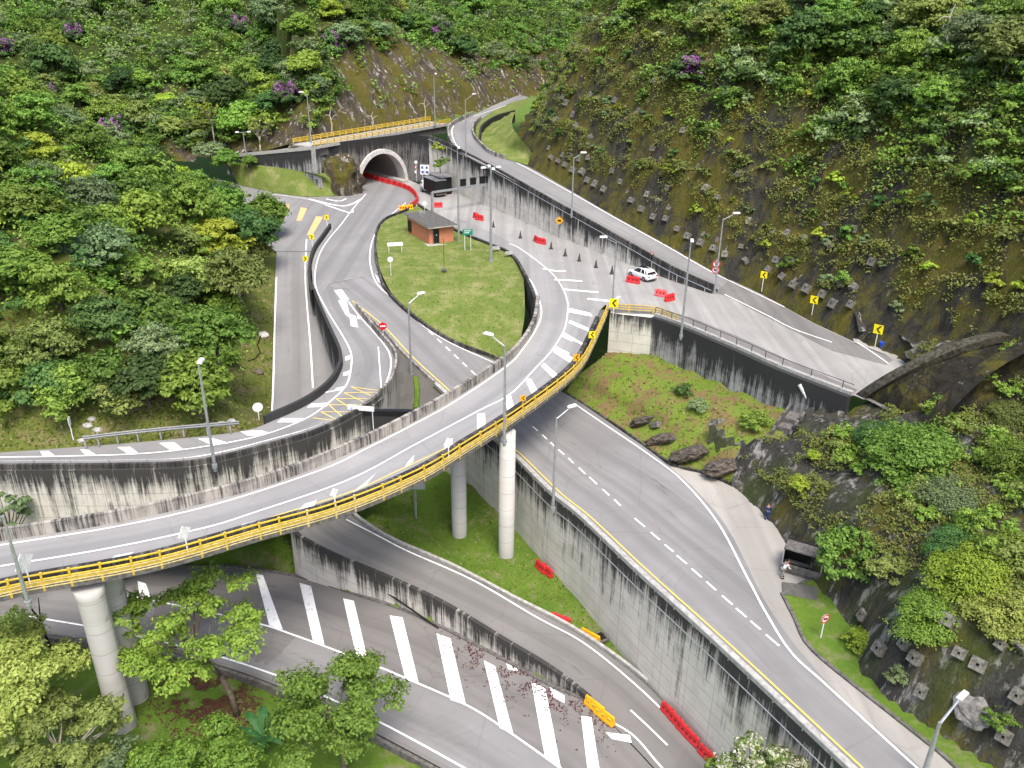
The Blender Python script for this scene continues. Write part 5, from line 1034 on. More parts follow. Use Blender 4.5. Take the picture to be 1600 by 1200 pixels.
def base_pt(hill, s_, d):
    b = hill.base; acc = 0
    for k in range(len(b)-1):
        l = math.hypot(b[k+1].x-b[k].x, b[k+1].y-b[k].y)
        if acc+l >= s_: t_ = (s_-acc)/l; tx, ty = (b[k+1].x-b[k].x)/l, (b[k+1].y-b[k].y)/l; return b[k].x+tx*l*t_-ty*d, b[k].y+ty*l*t_+tx*d
        acc += l
    return None
rows = [(1.0, 'lowest row above the kerb'), (2.3, 'second row from the bottom'), (4.0, 'third row from the bottom'), (5.8, 'fourth row, half hidden in moss'), (7.8, 'upper rows, half hidden in plants'), (10, 'upper rows, half hidden in plants')]
for ri, (d, nm) in enumerate(rows):
    s_ = 60+(ri % 2)*1.6
    while s_ < 190:
        q = base_pt(HR, s_, d+rnd.uniform(-.25, .25)); s_ += 2.4*rnd.choice([1, 1, 1, 2 if ri > 1 else 1])+rnd.uniform(-.3, .3)
        if not q: break
        z = HR.z(*q); pp = proj((q[0], q[1], z))
        if not (850 < pp[0] < 1610) or pp[1] > 560: continue
        if (q[1] < 80 and d < 3) or rnd.random() < (.1, .2, .35, .55, .7, .8)[ri]: continue
        reg = 'left part' if pp[0] < 1050 else ('right part' if pp[0] > 1350 else 'behind the signs')
        anchor(HR, q[0], q[1], lab16('anchor block', pp), 'anchor blocks, %s, %s' % (nm, reg), rnd.uniform(.5, .78))
for px in [(1375, 1015), (1430, 1030), (1440, 1080), (1500, 1020), (1530, 1035), (1590, 1090), (1570, 1150), (1565, 1010), (1480, 970), (1350, 960), (1600, 1010), (1415, 1005)]:
    h = on(*px, 'rocky_slope')
    if h: anchor(HG, h.x, h.y, lab16('anchor block on black rock', px), 'anchor blocks on the lower right rock', rnd.uniform(.5, .75))
for i, px in enumerate([(1027, 662), (1122, 658), (1088, 703)]):
    h = on(*px, 'grass_mound')
    o = bpy.data.objects.new('anchor_block', plate_me); COL.objects.link(o); o.location = h; o.rotation_euler = (-.5, .2, .5); o.scale = (.85, .85, .8)
    tag(o, ['anchor block at the rock nose of the grass mound', 'anchor block lying in the grass right of the pale shrub', 'anchor block on the dark rock below the shrubs'][i], 'anchor block')
# stepped drainage channel
SC = empty('stepped_channel', 'stepped concrete drainage channel between the grass mound and the rocky slope', 'channel', None)
cp_ = [(1245, 645), (1238, 655), (1228, 668), (1220, 682), (1208, 692), (1200, 705), (1188, 716), (1180, 730), (1170, 742), (1160, 755)]; zz_ = [-3.2, -3.7, -4.3, -4.9, -5.4, -5.9, -6.4, -6.9, -7.4, -7.8]
for k in range(9):
    a, b = P(*cp_[k], zz_[k]), P(*cp_[k+1], zz_[k]); c = (a+b)/2; mb = MB(); an = math.atan2(b.y-a.y, b.x-a.x)
    mb.box((c.x, c.y, c.z-.8), (b-a).length+.25, 1.9, 1.6, an); mb.box((c.x-math.sin(an)*.85, c.y+math.cos(an)*.85, c.z+.25), (b-a).length+.3, .25, .7, an); mb.box((c.x+math.sin(an)*.85, c.y-math.cos(an)*.85, c.z+.25), (b-a).length+.3, .25, .7, an); mb.build('step', 'concrete_dark', SC)
mb = MB(); a, b = P(1250, 600, -.6), P(1268, 632, -2.4); mb.tube([a, b], .28, 14); o = mb.build('drain_pipe', 'lamp_white'); tag(o, 'white pipe stub leaning on the black wall above the stepped channel', 'pipe')

# ------------------------------------------------------------------ street lamps
def up_to(b, ytop):                                    # height whose image lies at photo row ytop
    best = min((abs(proj((b.x, b.y, b.z+h))[1]-ytop), h) for h in np.arange(1, 25, .1)); return best[1]
def lamp(base, z, ytop, lab, arm=None, head=1, r=.1, mat='steel', dark=False, hb=None):
    b = base if isinstance(base, Vector) else P(*base, z); h = up_to(b, ytop); r_o = empty('street_lamp', lab, 'street lamp', 'street lamps' if head == 1 else None, b); mb = MB()
    mb.tube([(0, 0, -.3), (0, 0, h*.5), (0, 0, h)], [r*1.5, r*1.15, r*.8], 10); mb.tube([(0, 0, 0), (0, 0, .35)], r*2.3, 8); mb.build('pole', mat, r_o)
    tip = Vector((0, 0, h))
    if arm:                                            # arm given as a photo offset of the lamp head
        q = proj(b+tip); tgt = P(q[0]+arm[0], q[1]+arm[1], b.z+h+.7)-b; 
        k = tgt-tip; k.z = .7; L_ = min(k.length, 3.4); k = k.normalized()*L_
        mb = MB(); mb.tube([tip-Vector((0, 0, .15)), tip+k*.9], [r*.7, r*.5], 7); mb.build('arm', mat, r_o)
        az = math.atan2(k.y, k.x); mb = MB(); c_ = tip+k; mb.box((c_.x, c_.y, c_.z+.02), .95, .36, .16, az, 0, .8); mb.box((c_.x, c_.y, c_.z-.1), .6, .24, .08, az); mb.build('lamp_head', 'lamp_white', r_o)
    elif head == 1:
        mb = MB(); mb.box((.1, .35, h+.05), .4, .9, .18, 0, 0, .8); mb.build('lamp_head', 'lamp_white', r_o)
    else:
        for a_ in range(head):
            t_ = 2*PI*a_/head+.3; mb = MB(); c_ = (math.cos(t_)*.9, math.sin(t_)*.9, h+.05); mb.tube([(0, 0, h-.1), c_], .05, 5); mb.build('arm', mat, r_o); mb = MB(); mb.box((c_[0]*1.2, c_[1]*1.2, h+.05), .7, .4, .2, t_, 0, .8); mb.build('lamp_head', 'lamp_white', r_o)
    return r_o
lamp((336, 731), -1.1, 566, 'tall pale lamp on the slip ramp wall in front of the left woods')
lamp((1064, 527), -.6, 380, 'grey lamp bolted to the black wall right of the yellow railing', (2, -4))
lamp((1116, 459), 0, 342, 'lamp by the two red signs where the ramp merges', (21, -9), r=.09)
lamp((893, 337), 4.4, 246, 'lamp on the streaked wall beside the hillside ramp', (15, -8), r=.09)
lamp((767, 410), -.1, 262, 'tall multi headed mast at the right corner of the grass island', None, 4, .15)
lamp((864, 797), -8, 652, 'lamp on top of the tall retaining wall beside the dashed road', (25, -18))
lamp((45, 945), -1.5, 806, 'pale lamp at the left edge on the outside of the overpass', (-22, -10))
lamp((788, 692), -1.2, 540, 'lamp on the outside of the overpass above the round pillar', (-26, -18))
lamp((643, 588), -4, 473, 'lamp beside the main road kerb left of the island tip', (20, -15))
lamp((956, 486), 0, 378, 'thin lamp at the nose with the yellow chevron sign', (-20, -8), r=.08)
lamp((1441, 1218), -8, 1128, 'close grey lamp in the lower right corner', (36, -43), r=.13)
lamp((717, 379), 0, 232, 'tall slim pole behind the brick hut', (2, -2), r=.11)
lamp((728, 243), 8, 156, 'lamp on the bend of the hillside ramp beside the streaked wall', (14, -9), r=.08)
lamp((680, 197), 9, 116, 'lamp behind the right end of the yellow railed bridge', (4, -2), r=.1)
lamp((486, 221), 9, 150, 'lamp at the left end of the yellow railed bridge', (-9, -6), r=.09)
lamp((386, 259), 4.0, 206, 'double headed lamp on the grass left of the black abutment wall', None, 2, .09)
lamp((650, 812), -14, 640, 'grey pole standing in the grass under the overpass', (0, 0), r=.1) if False else None
b = P(650, 810, -14.4); r_ = empty('grey_pole', 'grey pole standing in the grass behind the two middle pillars', 'pole', None, b); mb = MB(); mb.tube([(0, 0, -.3), (0, 0, 9)], [.16, .13], 10); mb.build('pole', 'steel', r_)
lamp((596, 632), -1, 617, 'short grey mast foot at the slip ramp nose', (0, 0), r=.2) if False else None
b = P(597, 630, -4.2); o = MB(); o.tube([(0, 0, -.5), (0, 0, 3.5)], .28, 10); o.box((0, 0, 3.6), .9, .6, .35); q = o.build('service_post', 'steel'); q.location = b; tag(q, 'short thick grey post with a pale cap at the slip ramp nose', 'post')
# vine covered pipe in the wedge
mb = MB(); mb.tube([on(649, 590, 'sunken_verge') or P(649, 590, -4), on(652, 612, 'sunken_verge') or P(652, 612, -4.5), P(650, 640, -5)], .32, 8); tag(mb.build('mossy_pipe', 'grass_green'), 'mossy green pipe lying in the dark wedge beside the main road', 'pipe')
# gantry with four black signal boxes
G_ = empty('sign_gantry', 'grey cantilever gantry carrying four black signal boxes over the coned carriageway', 'gantry')
gb = P(676, 335, 0); gt = up_to(gb, 301); ge = P(795, 316, 0); gh = gb+Vector((0, 0, gt)); d_ = Vector((ge.x-gb.x, ge.y-gb.y, 0)); d_n = d_.normalized(); ga_ = math.atan2(d_n.y, d_n.x)
mb = MB(); mb.box((gb.x, gb.y, gt/2), .35, .35, gt, ga_); mb.build('post', 'steel', G_)
ln = d_.length*.98; c_ = gh+d_n*ln/2; mb = MB(); mb.box((c_.x, c_.y, c_.z), ln, .28, .32, ga_); mb.build('beam', 'steel', G_)
for x in (724, 739, 754, 764):
    t_ = min(np.arange(0, ln, .1), key=lambda t: abs(proj(gh+d_n*t)[0]-x)); c_ = gh+d_n*t_+Vector((0, 0, .9)); mb = MB(); mb.box((c_.x, c_.y, c_.z), 1.1, .3, 1.1, ga_); mb.box((c_.x, c_.y+.05, c_.z+.6), 1.2, .5, .08, ga_); mb.build('signal_box', 'black', G_)

# ------------------------------------------------------------------ signs
def face_cam(b, extra=0): return math.atan2(-b.x, b.y)+extra if False else math.atan2(b.x, -b.y)+PI+extra
def disc(mb, r, y, n=20, mi=0, cz=0, inner=0, cx=0):
    i0 = len(mb.v)
    if inner:
        for k in range(n):
            a, b = 2*PI*k/n, 2*PI*(k+1)/n; mb.quad((cx+r*math.cos(a), y, cz+r*math.sin(a)), (cx+inner*math.cos(a), y, cz+inner*math.sin(a)), (cx+inner*math.cos(b), y, cz+inner*math.sin(b)), (cx+r*math.cos(b), y, cz+r*math.sin(b)), None, mi)
    else:
        mb.v += [(cx+r*math.cos(2*PI*k/n), y, cz+r*math.sin(2*PI*k/n)) for k in range(n)]; mb.face(list(range(i0, i0+n))[::-1], None, mi)
def panel(name, parent, kind, s_, zc, M_=None):
    """sign plates look towards -Y"""
    mb = MB()
    if kind in ('chevron', 'chevron_orange', 'chevron_r'):
        mb.box((0, 0, zc), s_, .04, s_*1.05, 0, 0); k = s_*.5; sx = -1 if kind != 'chevron_r' else 1
        for a, b in (((.25, .8), (-.45, 0)), ((-.45, 0), (.25, -.8))):
            ax_, az, bx, bz_ = a[0]*k*-sx, a[1]*k, b[0]*k*-sx, b[1]*k; w_ = k*.42
            if sx > 0: ax_, bx = ax_-w_, bx-w_
            mb.quad((ax_, -.035, zc+az), (ax_+w_, -.035, zc+az), (bx+w_, -.035, zc+bz_), (bx, -.035, zc+bz_), None, 1); mb.quad((bx, -.0351, zc+bz_), (bx+w_, -.0351, zc+bz_), (ax_+w_, -.0351, zc+az), (ax_, -.0351, zc+az), None, 1)
        return mb.build(name, ['sign_orange' if 'orange' in kind else 'sign_yellow', 'black'], parent)
    if kind == 'diamond': mb.box((0, 0, 0), s_, .04, s_, 0, 0, 1, Matrix.Translation((0, 0, zc)) @ Matrix.Rotation(PI/4, 4, 'Y')); mb.box((0, -.04, zc), s_*.55, .02, s_*.3, 0, 1); return mb.build(name, ['sign_orange', 'black'], parent)
    if kind == 'white_diamond': mb.box((0, 0, 0), s_, .05, s_, 0, 0, 1, Matrix.Translation((0, 0, zc)) @ Matrix.Rotation(PI/5, 4, 'Y')); return mb.build(name, ['sign_white'], parent)
    if kind == 'round_back': disc(mb, s_/2, -.02, 20, 0, zc); disc(mb, s_/2, .02, 20, 0, zc); return mb.build(name, ['sign_white'], parent)
    if kind == 'no_entry': disc(mb, s_/2, -.02, 24, 0, zc); mb.box((0, -.04, zc), s_*.68, .02, s_*.18, 0, 1); disc(mb, s_/2, .02, 20, 1, zc); return mb.build(name, ['sign_red', 'sign_white'], parent)
    if kind in ('ban', 'ban_truck', 'ban_p', 'limit'):
        disc(mb, s_/2, -.02, 24, 1, zc); disc(mb, s_/2, .02, 20, 1, zc); disc(mb, s_/2, -.03, 24, 0, zc, s_*.37)
        if kind == 'ban_truck': mb.box((-.02*s_, -.035, zc), s_*.4, .01, s_*.2, 0, 2); mb.box((s_*.2, -.036, zc-.02*s_), s_*.12, .01, s_*.14, 0, 2)
        if kind == 'ban_p': 
            mb.box((-.08*s_, -.035, zc), s_*.08, .01, s_*.46, 0, 2); mb.box((0.02*s_, -.036, zc+.19*s_), s_*.16, .01, s_*.07, 0, 2); mb.box((0.02*s_, -.036, zc+.02*s_), s_*.16, .01, s_*.07, 0, 2); mb.box((.11*s_, -.037, zc+.105*s_), s_*.07, .01, s_*.2, 0, 2)
        if kind in ('ban_p', 'ban_truck'): mb.box((0, 0, 0), s_*.8, .01, s_*.07, 0, 0, 1, Matrix.Translation((0, -.045, zc)) @ Matrix.Rotation(PI/4, 4, 'Y'))
        if kind in ('ban', 'limit'): mb.box((-s_*.1, -.035, zc), s_*.1, .01, s_*.3, 0, 2); mb.box((s_*.1, -.035, zc), s_*.14, .01, s_*.3, 0, 2)
        return mb.build(name, ['sign_red', 'sign_white', 'black'], parent)
    col = {'white': 'sign_white', 'green': 'sign_green', 'bluewhite': 'sign_white'}[kind]; w_, h_ = s_
    mb.box((0, 0, zc), w_, .05, h_)
    if kind == 'green': mb.box((.0, -.03, zc+h_*.16), w_*.7, .01, h_*.1, 0, 1); mb.box((-.1*w_, -.03, zc-h_*.12), w_*.5, .01, h_*.1, 0, 1); mb.box((0, -.028, zc+h_*.42), w_*.92, .01, h_*.03, 0, 1)
    if kind == 'bluewhite': mb.box((-.05, -.03, zc+h_*.22), w_*.4, .01, h_*.25, 0, 1); mb.box((.0, -.03, zc-h_*.24), w_*.5, .01, h_*.22, 0, 1)
    return mb.build(name, [col, 'sign_white' if kind == 'green' else 'sign_blue'], parent)
def sign(base, z, ytop, plates, lab, turn=0, posts=(0,), mat='sign_white', r=.045, cat='sign', group=None, nm='road_sign'):
    b = base if isinstance(base, Vector) else P(*base, z); h = up_to(b, ytop); o = empty(nm, lab, cat, group, b, face_cam(b, turn))
    for x in posts: mb = MB(); mb.tube([(x, .03, -.1), (x, .03, h)], r, 6); mb.build('post', mat, o)
    for kd, s_, f in plates: panel('sign_plate', o, kd, s_, h*f if f <= 1 else h-f+1)
    return o
sign((512, 361), 0, 338, [('chevron_r', .72, .93)], 'yellow chevron sign at the start of the curving parapet', .2, group='left chevrons')
sign((489, 391), 0, 368, [('chevron_r', .72, .93)], 'middle yellow chevron sign on the curving parapet', .2, group='left chevrons')
sign((479, 425), -.9, 402, [('chevron_r', .72, .93)], 'lowest yellow chevron sign beside the curving parapet', .2, group='left chevrons')
sign((1190, 455), .2, 425, [('chevron', .85, .86)], 'yellow chevron sign nearest the two red signs under the anchored slope', -.2, group='right chevrons')
sign((1268, 493), .2, 464, [('chevron', .9, .84)], 'middle yellow chevron sign under the anchored slope', -.2, group='right chevrons')
sign((1367, 541), .2, 509, [('chevron', 1.0, .84)], 'yellow chevron sign nearest the second tunnel', -.2, group='right chevrons')
sign((958, 492), 0, 469, [('chevron', 1.05, .8)], 'bright yellow chevron sign at the nose where the overpass leaves', 0)
def on_bridge(x, off=.8):
    k = min(range(len(ro)), key=lambda k: abs(proj(ro[k])[0]-x)+(abs(proj(ro[k])[1]-545)*2 if x > 940 else 0)+(0 if proj(ro[k])[1] > 500 else 1e6)); return ro[k]+Vector((0, 0, off))
for x, kd, s_, lab in [(944, 'chevron', .75, 'yellow chevron sign on the overpass railing nearest the abutment'), (899, 'chevron_orange', .7, 'orange chevron sign on the overpass railing above the reddish bank'), (820, 'chevron_orange', .55, 'small orange chevron sign on the overpass railing right of the pillar lamp')]:
    b = on_bridge(x, .2); o = empty('road_sign', lab, 'sign', None, b, face_cam(b, .35)); mb = MB(); mb.tube([(0, 0, 0), (0, 0, 1.7)], .04, 6); mb.build('post', 'yellow', o); panel('sign_plate', o, kd, s_, 1.4)
for x, kd, s_, hh, lab in [(50, 'white_diamond', 1.15, 1.7, 'white sign back on the overpass railing beside the left edge lamp'), (303, 'white_diamond', .85, 1.6, 'white sign back on the overpass railing above the airy tree'), (523, 'white_diamond', .6, 1.5, 'slim white sign back on a pale post of the overpass railing'), (697, 'white_diamond', .75, 1.5, 'white sign back on the overpass railing left of the pillars')]:
    b = on_bridge(x, .1); o = empty('road_sign', lab, 'sign', None, b, face_cam(b, .7)); mb = MB(); mb.tube([(0, 0, -.3), (0, 0, hh)], .05, 6); mb.build('post', 'sign_white', o); panel('sign_plate', o, kd, s_, hh+.2)
sign((600, 545), -3, 505, [('no_entry', .95, .9)], 'round red no entry sign at the split of slip ramp and main road', .1)
sign((1114, 457), 0, 405, [('ban_p', 1.0, .86), ('ban_truck', 1.0, .68)], 'two stacked round red signs on the lamp post where the ramp merges', 0, cat='sign')
sign((1015, 418), 0, 394, [('limit', .9, .85)], 'round red rimmed sign behind the white car', 0)
sign((806, 337), 0, 303, [('ban_truck', .9, .88), ('ban', .9, .62), ('round_back', .8, .36)], 'three round signs stacked on a post against the streaked wall', 0)
sign((873, 372), 0, 340, [('diamond', .95, .85)], 'orange diamond sign at the foot of the streaked wall', 0, mat='concrete_dark')
sign((555, 294), .1, 266, [('ban', .8, .9), ('ban_truck', .8, .6), ('ban_p', .8, .32)], 'three stacked round signs at the left foot of the tunnel ring', 0)
sign((553, 292), .1, 240, [('round_back', .35, .98)], 'thin white pole left of the tunnel ring', 0, cat='pole')
sign((651, 283), .1, 251, [('round_back', .65, .92), ('ban', .7, .68), ('round_back', .7, .45)], 'three small round signs on the headwall right of the tunnel ring', 0)
sign((661, 290), .1, 259, [('bluewhite', (.9, 1.9), .8)], 'tall white and blue panel at left of the pair beside the tunnel', 0)
sign((668, 291), .1, 259, [('bluewhite', (.9, 1.9), .8)], 'tall white and blue panel at right of the pair beside the tunnel', 0)
sign((731, 393), 0, 358, [('green', (1.5, .95), .88)], 'green direction sign on two posts right of the brick hut', .1, (-.45, .45))
sign((618, 396), 0, 379, [('white', (2.3, .55), .88)], 'blank white board on two posts at the top left of the grass island', .1, (-.95, .95))
sign((611, 430), -.2, 402, [('round_back', .75, .9)], 'white round sign on the left edge of the grass island', .1)
sign((664, 333), 0, 316, [('round_back', .8, .9)], 'white round sign behind the roof of the brick hut', .1)
sign((694, 423), -.1, 373, [], 'thin dark pole standing in the middle of the grass island', 0, cat='pole', nm='thin_pole', mat='black', r=.03)
mb = MB(); q = P(694, 423, 0); mb.tube([q, q+Vector((0, 0, .25))], .35, 10); tag(mb.build('manhole', 'concrete_dark'), 'small dark ground plate at the foot of the thin pole on the island', 'manhole')
sign((405, 655), -1.2, 634, [('round_back', .95, .9)], 'white round sign back on the grass where the side road goes under', .1)
sign((115, 686), -1.2, 654, [('white', (.5, .8), .85)], 'white sign seen edge on beside the left end of the guard rail', 1.2)
sign((566, 668), -2.2, 634, [('white', (2.6, .5), .9)], 'white board on the cross wall at the slip ramp nose', -.35, (-1.1, 1.1))
sign((1283, 996), -7.9, 962, [('ban_truck', .8, .85)], 'round no overtaking sign on the grass verge at lower right', .9)
sign((151, 1010), -15.8, 985, [('white', (.55, .95), .85)], 'small white panel sign on a post behind the left overpass pillar', .5)
sign((648, 318), 0, 292, [], 'thin grey pole beside the red barrier curve', 0, cat='pole', nm='thin_pole', mat='steel', r=.035) if False else None
# ------------------------------------------------------------------ guard rail at left
GR = empty('guard_rail', 'steel guard rail along the grass bank above the slip ramp', 'guard rail')
gl_ = sub([P(132, 692, -1.0), P(200, 684, -.9), (P(290, 675, -.7)), P(375, 668, -.4)], 24); mb = MB()
for k in range(23):
    a, b = gl_[k], gl_[k+1]
    for z0_, z1_, o0, o1 in ((.3, .42, 0, -.06), (.42, .5, -.06, 0), (.5, .62, 0, -.06), (.62, .7, -.06, 0)): mb.quad(a+Vector((0, o0, z0_)), b+Vector((0, o0, z0_)), b+Vector((0, o1, z1_)), a+Vector((0, o1, z1_)))
mb.build('rail', 'galvanised', GR)
for k in range(0, 24, 3): mb = MB(); mb.box(gl_[k]+Vector((0, .12, .1)), .12, .14, 1.2); mb.build('post', 'steel', GR)

# ------------------------------------------------------------------ plastic barriers and cones
def barrier_me(mat, L_=1.5):
    mb = MB(); prof = [(-.25, 0), (-.25, .18), (-.13, .5), (-.1, .85), (-.06, .92), (.06, .92), (.1, .85), (.13, .5), (.25, .18), (.25, 0)]; n = len(prof)
    for k, x in enumerate((-L_/2, -L_/2+.06, L_/2-.06, L_/2)):
        s_ = .93 if k in (0, 3) else 1
        for y, z in prof: mb.v.append((x, y*s_, z*s_ if z > .5 else z))
    for k in range(3):
        for j in range(n-1): mb.face((k*n+j, k*n+j+1, (k+1)*n+j+1, (k+1)*n+j))
    mb.face(list(range(n))); mb.face(list(range(3*n, 4*n))[::-1])
    for x in (-L_*.3, 0, L_*.3):
        for sg in (-1, 1): mb.box((x, sg*.14, .47), L_*.16, .1, .34, 0, 1)
    for x in (-L_*.25, L_*.25): mb.box((x, 0, .93), .14, .1, .05, 0, 1)
    o = mb.build('barrier', mat); m_ = o.data; bpy.data.objects.remove(o); return m_
BMES = {'red': barrier_me(['barrier_red', 'barrier_dark']), 'faded': barrier_me(['barrier_faded', 'barrier_red']), 'yellow': barrier_me(['barrier_orange', 'barrier_dark']), 'redlong': barrier_me(['barrier_red', 'barrier_dark'], 1.9), 'yellowlong': barrier_me(['barrier_orange', 'yellow'], 2.0)} if plain('barrier_dark', (.35, .02, .02), .5) else None
def barrier(p, rz, kind, lab, grp=None, rx=0):
    o = bpy.data.objects.new('traffic_barrier', BMES[kind]); COL.objects.link(o); o.location = p; o.rotation_euler = (rx, 0, rz); return tag(o, lab, 'barrier', grp)
chain = pxline([(566, 275), (580, 279), (600, 285), (622, 291), (640, 298), (649, 306), (652, 314), (648, 321), (640, 327)], 60, 'junction_road', 'upper_road', 'tunnel_floor')
acc = 0; pts = [chain[0]]
for a, b in zip(chain, chain[1:]):
    acc += (b-a).length
    if acc > 1.45: pts.append(b); acc = 0
for i, (a, b) in enumerate(zip(pts, pts[1:])):
    c_ = (a+b)/2; q = proj(c_); barrier(c_+Vector((0, 0, .01)), math.atan2(b.y-a.y, b.x-a.x), 'red', 'red barrier, one of the continuous line curving out of the tunnel mouth', 'red barriers curving out of the tunnel')
for px, rz, k, lab in [((630, 329), .3, 'yellow', 'yellow barrier at the left end of the curved red line'), ((639, 328), .5, 'yellow', 'yellow barrier beside the hut roof at the end of the red line'), ((685, 324), .1, 'red', 'red barrier just right of the gantry post'), ((749, 344), -.5, 'red', 'red barrier between the two tall masts'), ((744, 341), -.9, 'red', 'small red barrier touching another between the two tall masts'), ((846, 381), -.6, 'red', 'red barrier in the middle of the row of cones'), ((838, 378), -1.2, 'red', 'red barrier seen end on beside another in the cone row'),
                       ((989, 442), -.5, 'redlong', 'red barrier beside the white car'), ((1032, 463), -.5, 'faded', 'faded pinkish barrier left of the tipped one'), ((1046, 470), .6, 'red', 'red barrier turned askew at the right end of the row')]:
    barrier((on(*px, 'upper_road', 'junction_road', 'merge_lane') or P(*px, 0))+Vector((0, 0, .01)), rz, k, lab)
def dirat(line, px): k = min(range(1, len(line)-1), key=lambda k: abs(proj(line[k])[0]-px)); d = line[k+1]-line[k-1]; return math.atan2(d.y, d.x)
tw = dirat(EL, 1000)
for px, z, k, rz, lab in [((845, 891), -16.2, 'red', dirat(EL, 900), 'red barrier on the grass against the foot of the tall wall, left one'), ((855, 897), -16.3, 'red', dirat(EL, 900), 'red barrier on the grass against the foot of the tall wall, right one'), ((876, 974), -16.6, 'redlong', dirat(MR, 870), 'single red barrier on the kerb of the exit road'), ((922, 1000), -16.9, 'yellowlong', dirat(MR, 920), 'yellow barrier lying beside the dark drain pit'),
                          ((929, 1109), -17.05, 'yellowlong', dirat(ML, 925), 'yellow barrier at the end of the low wall, upper of two'), ((944, 1124), -17.15, 'yellowlong', dirat(ML, 925), 'yellow barrier at the end of the low wall, lower of two'),
                          ((1044, 1117), -17.5, 'red', dirat(MR, 1060), 'first red barrier of the row along the tall wall foot'), ((1056, 1131), -17.55, 'red', dirat(MR, 1060), 'second red barrier of the row along the tall wall foot'), ((1068, 1145), -17.6, 'red', dirat(MR, 1060), 'third red barrier of the row along the tall wall foot'), ((1080, 1158), -17.65, 'red', dirat(MR, 1060), 'fourth red barrier of the row along the tall wall foot'), ((1103, 1184), -17.8, 'red', dirat(MR, 1060), 'last red barrier near the white blossoms')]:
    h = on(px[0], px[1], 'exit_road', 'ground', 'lower_road'); barrier((h or P(*px, z))+Vector((0, 0, .03)), rz, k, lab)
mb = MB(); c_ = P(935, 998, -16.9); mb.box((c_.x, c_.y, c_.z+.05), 1.5, 1.2, .25, .5, 0); mb.box((c_.x, c_.y, c_.z+.19), 1.2, .9, .04, .5, 1); tag(mb.build('drain_pit', ['concrete_dark', 'black']), 'dark open drain pit between the grass tip and the tall wall', 'drain')
mb = MB(); mb.box((0, 0, .2), 1.6, 1.0, .45, 0, 0, .9); mb.box((0, 0, .44), 1.2, .7, .05); o = mb.build('drain_box', 'concrete'); o.location = on(703, 984, 'lower_road', 'ground') or P(703, 984, -17); o.rotation_euler = (0, 0, -.5); tag(o, 'pale concrete drain box at the foot of the low wall', 'drain')
cl_ = sub([P(545, 889, -15.0), P(600, 917, -15.4), P(650, 950, -16.2), P(690, 978, -17)], 20); mb = MB(); mb.tube([p+Vector((-.25, -.35, .0)) for p in cl_], .09, 6); tag(mb.build('black_pipe', 'black'), 'long black pipe running down the face of the low pale wall', 'pipe')
mb = MB(); mb.tube([(0, 0, .04), (0, 0, .78)], [.17, .03], 12); mb.box((0, 0, .02), .42, .42, .05); mb.tube([(0, 0, .38), (0, 0, .5)], [.115, .09], 12, True, 1); cone_o = mb.build('traffic_cone', ['cone', 'concrete_dark']); cme = cone_o.data; bpy.data.objects.remove(cone_o)
for i, (px, s_) in enumerate([((771, 355), 1), ((813, 372), 1.1), ((861, 389), 1.1), ((883, 400), 1.1), ((905, 408), 1.1), ((931, 418), 1.1), ((956, 428), 1.15)]):
    o = bpy.data.objects.new('traffic_cone', cme); COL.objects.link(o); o.location = on(*px, 'upper_road', 'merge_lane') or P(*px, 0); o.scale = (s_*1.25, s_*1.25, s_*1.35)
    tag(o, ['dark traffic cone between the two tall masts', 'dark traffic cone left of the red barrier in the row', 'first dark cone right of the red barrier', 'second dark cone right of the red barrier', 'third dark cone right of the red barrier', 'fourth dark cone right of the red barrier', 'dark cone nearest the white car'][i], 'traffic cone', 'traffic cones')
# island corner equipment
for px, lab in [((775, 389), 'pale flat box on the gutter wall beside the tall mast'), ((795, 397), 'small grey junk box on the gutter wall right of the mast')]:
    b = P(*px, .5); mb = MB(); mb.box((0, 0, .15), 1.2, .5, .3, .2, 0, .9); mb.box((0, 0, .32), 1.0, .4, .05, .2); o = mb.build('utility_box', 'concrete'); o.location = b; tag(o, lab, 'box')

# ------------------------------------------------------------------ brick hut
HUT = empty('brick_hut', 'small orange brick hut with a flat grey roof on the grass island', 'hut')
cA, cB, cC = P(637, 363, .15), P(671, 381.5, .15), P(709, 376.5, .15); cD = cA+(cC-cB); hh = 2.55
ds = [(cA, cB), (cB, cC), (cC, cD), (cD, cA)]; mb = MB()
for a, b in ds:
    l = (b-a).length; mb.quad(a, b, b+Vector((0, 0, hh)), a+Vector((0, 0, hh)), [(0, 0), (l, 0), (l, hh), (0, hh)])
mb.build('wall', 'brick', HUT)
cc = (cA+cC)/2; ro_ = [cc+(p-cc)*1.16 for p in (cA, cB, cC, cD)]; mb = MB(); zt = [hh+.35, hh+.1, hh+.05, hh+.3]
lo_ = [p+Vector((0, 0, z-.12)) for p, z in zip(ro_, zt)]; hi_ = [p+Vector((0, 0, z+.12)) for p, z in zip(ro_, zt)]
mb.quad(*hi_); mb.quad(*lo_[::-1])
for i in range(4): mb.quad(lo_[i], lo_[(i+1) % 4], hi_[(i+1) % 4], hi_[i])
mb.build('roof', 'roof_grey', HUT)
mb = MB(); fa = [cc+(p-cc)*1.19 for p in (cA, cB, cC, cD)]
for i in range(4):
    a, b = fa[i]+Vector((0, 0, zt[i]-.1)), fa[(i+1) % 4]+Vector((0, 0, zt[(i+1) % 4]-.1)); mb.quad(a, b, b+Vector((0, 0, .2)), a+Vector((0, 0, .2)))
mb.build('fascia', 'concrete', HUT)
def on_wall(a, b, u0, u1, z0, z1, name, mat, th=.06):
    d = (b-a).normalized(); n = Vector((d.y, -d.x, 0)); l = (b-a).length; c_ = a+d*l*(u0+u1)/2+n*th/2; mb = MB(); mb.box((c_.x, c_.y, a.z+(z0+z1)/2), l*(u1-u0), th, z1-z0, math.atan2(d.y, d.x)); return mb.build(name, mat, HUT)
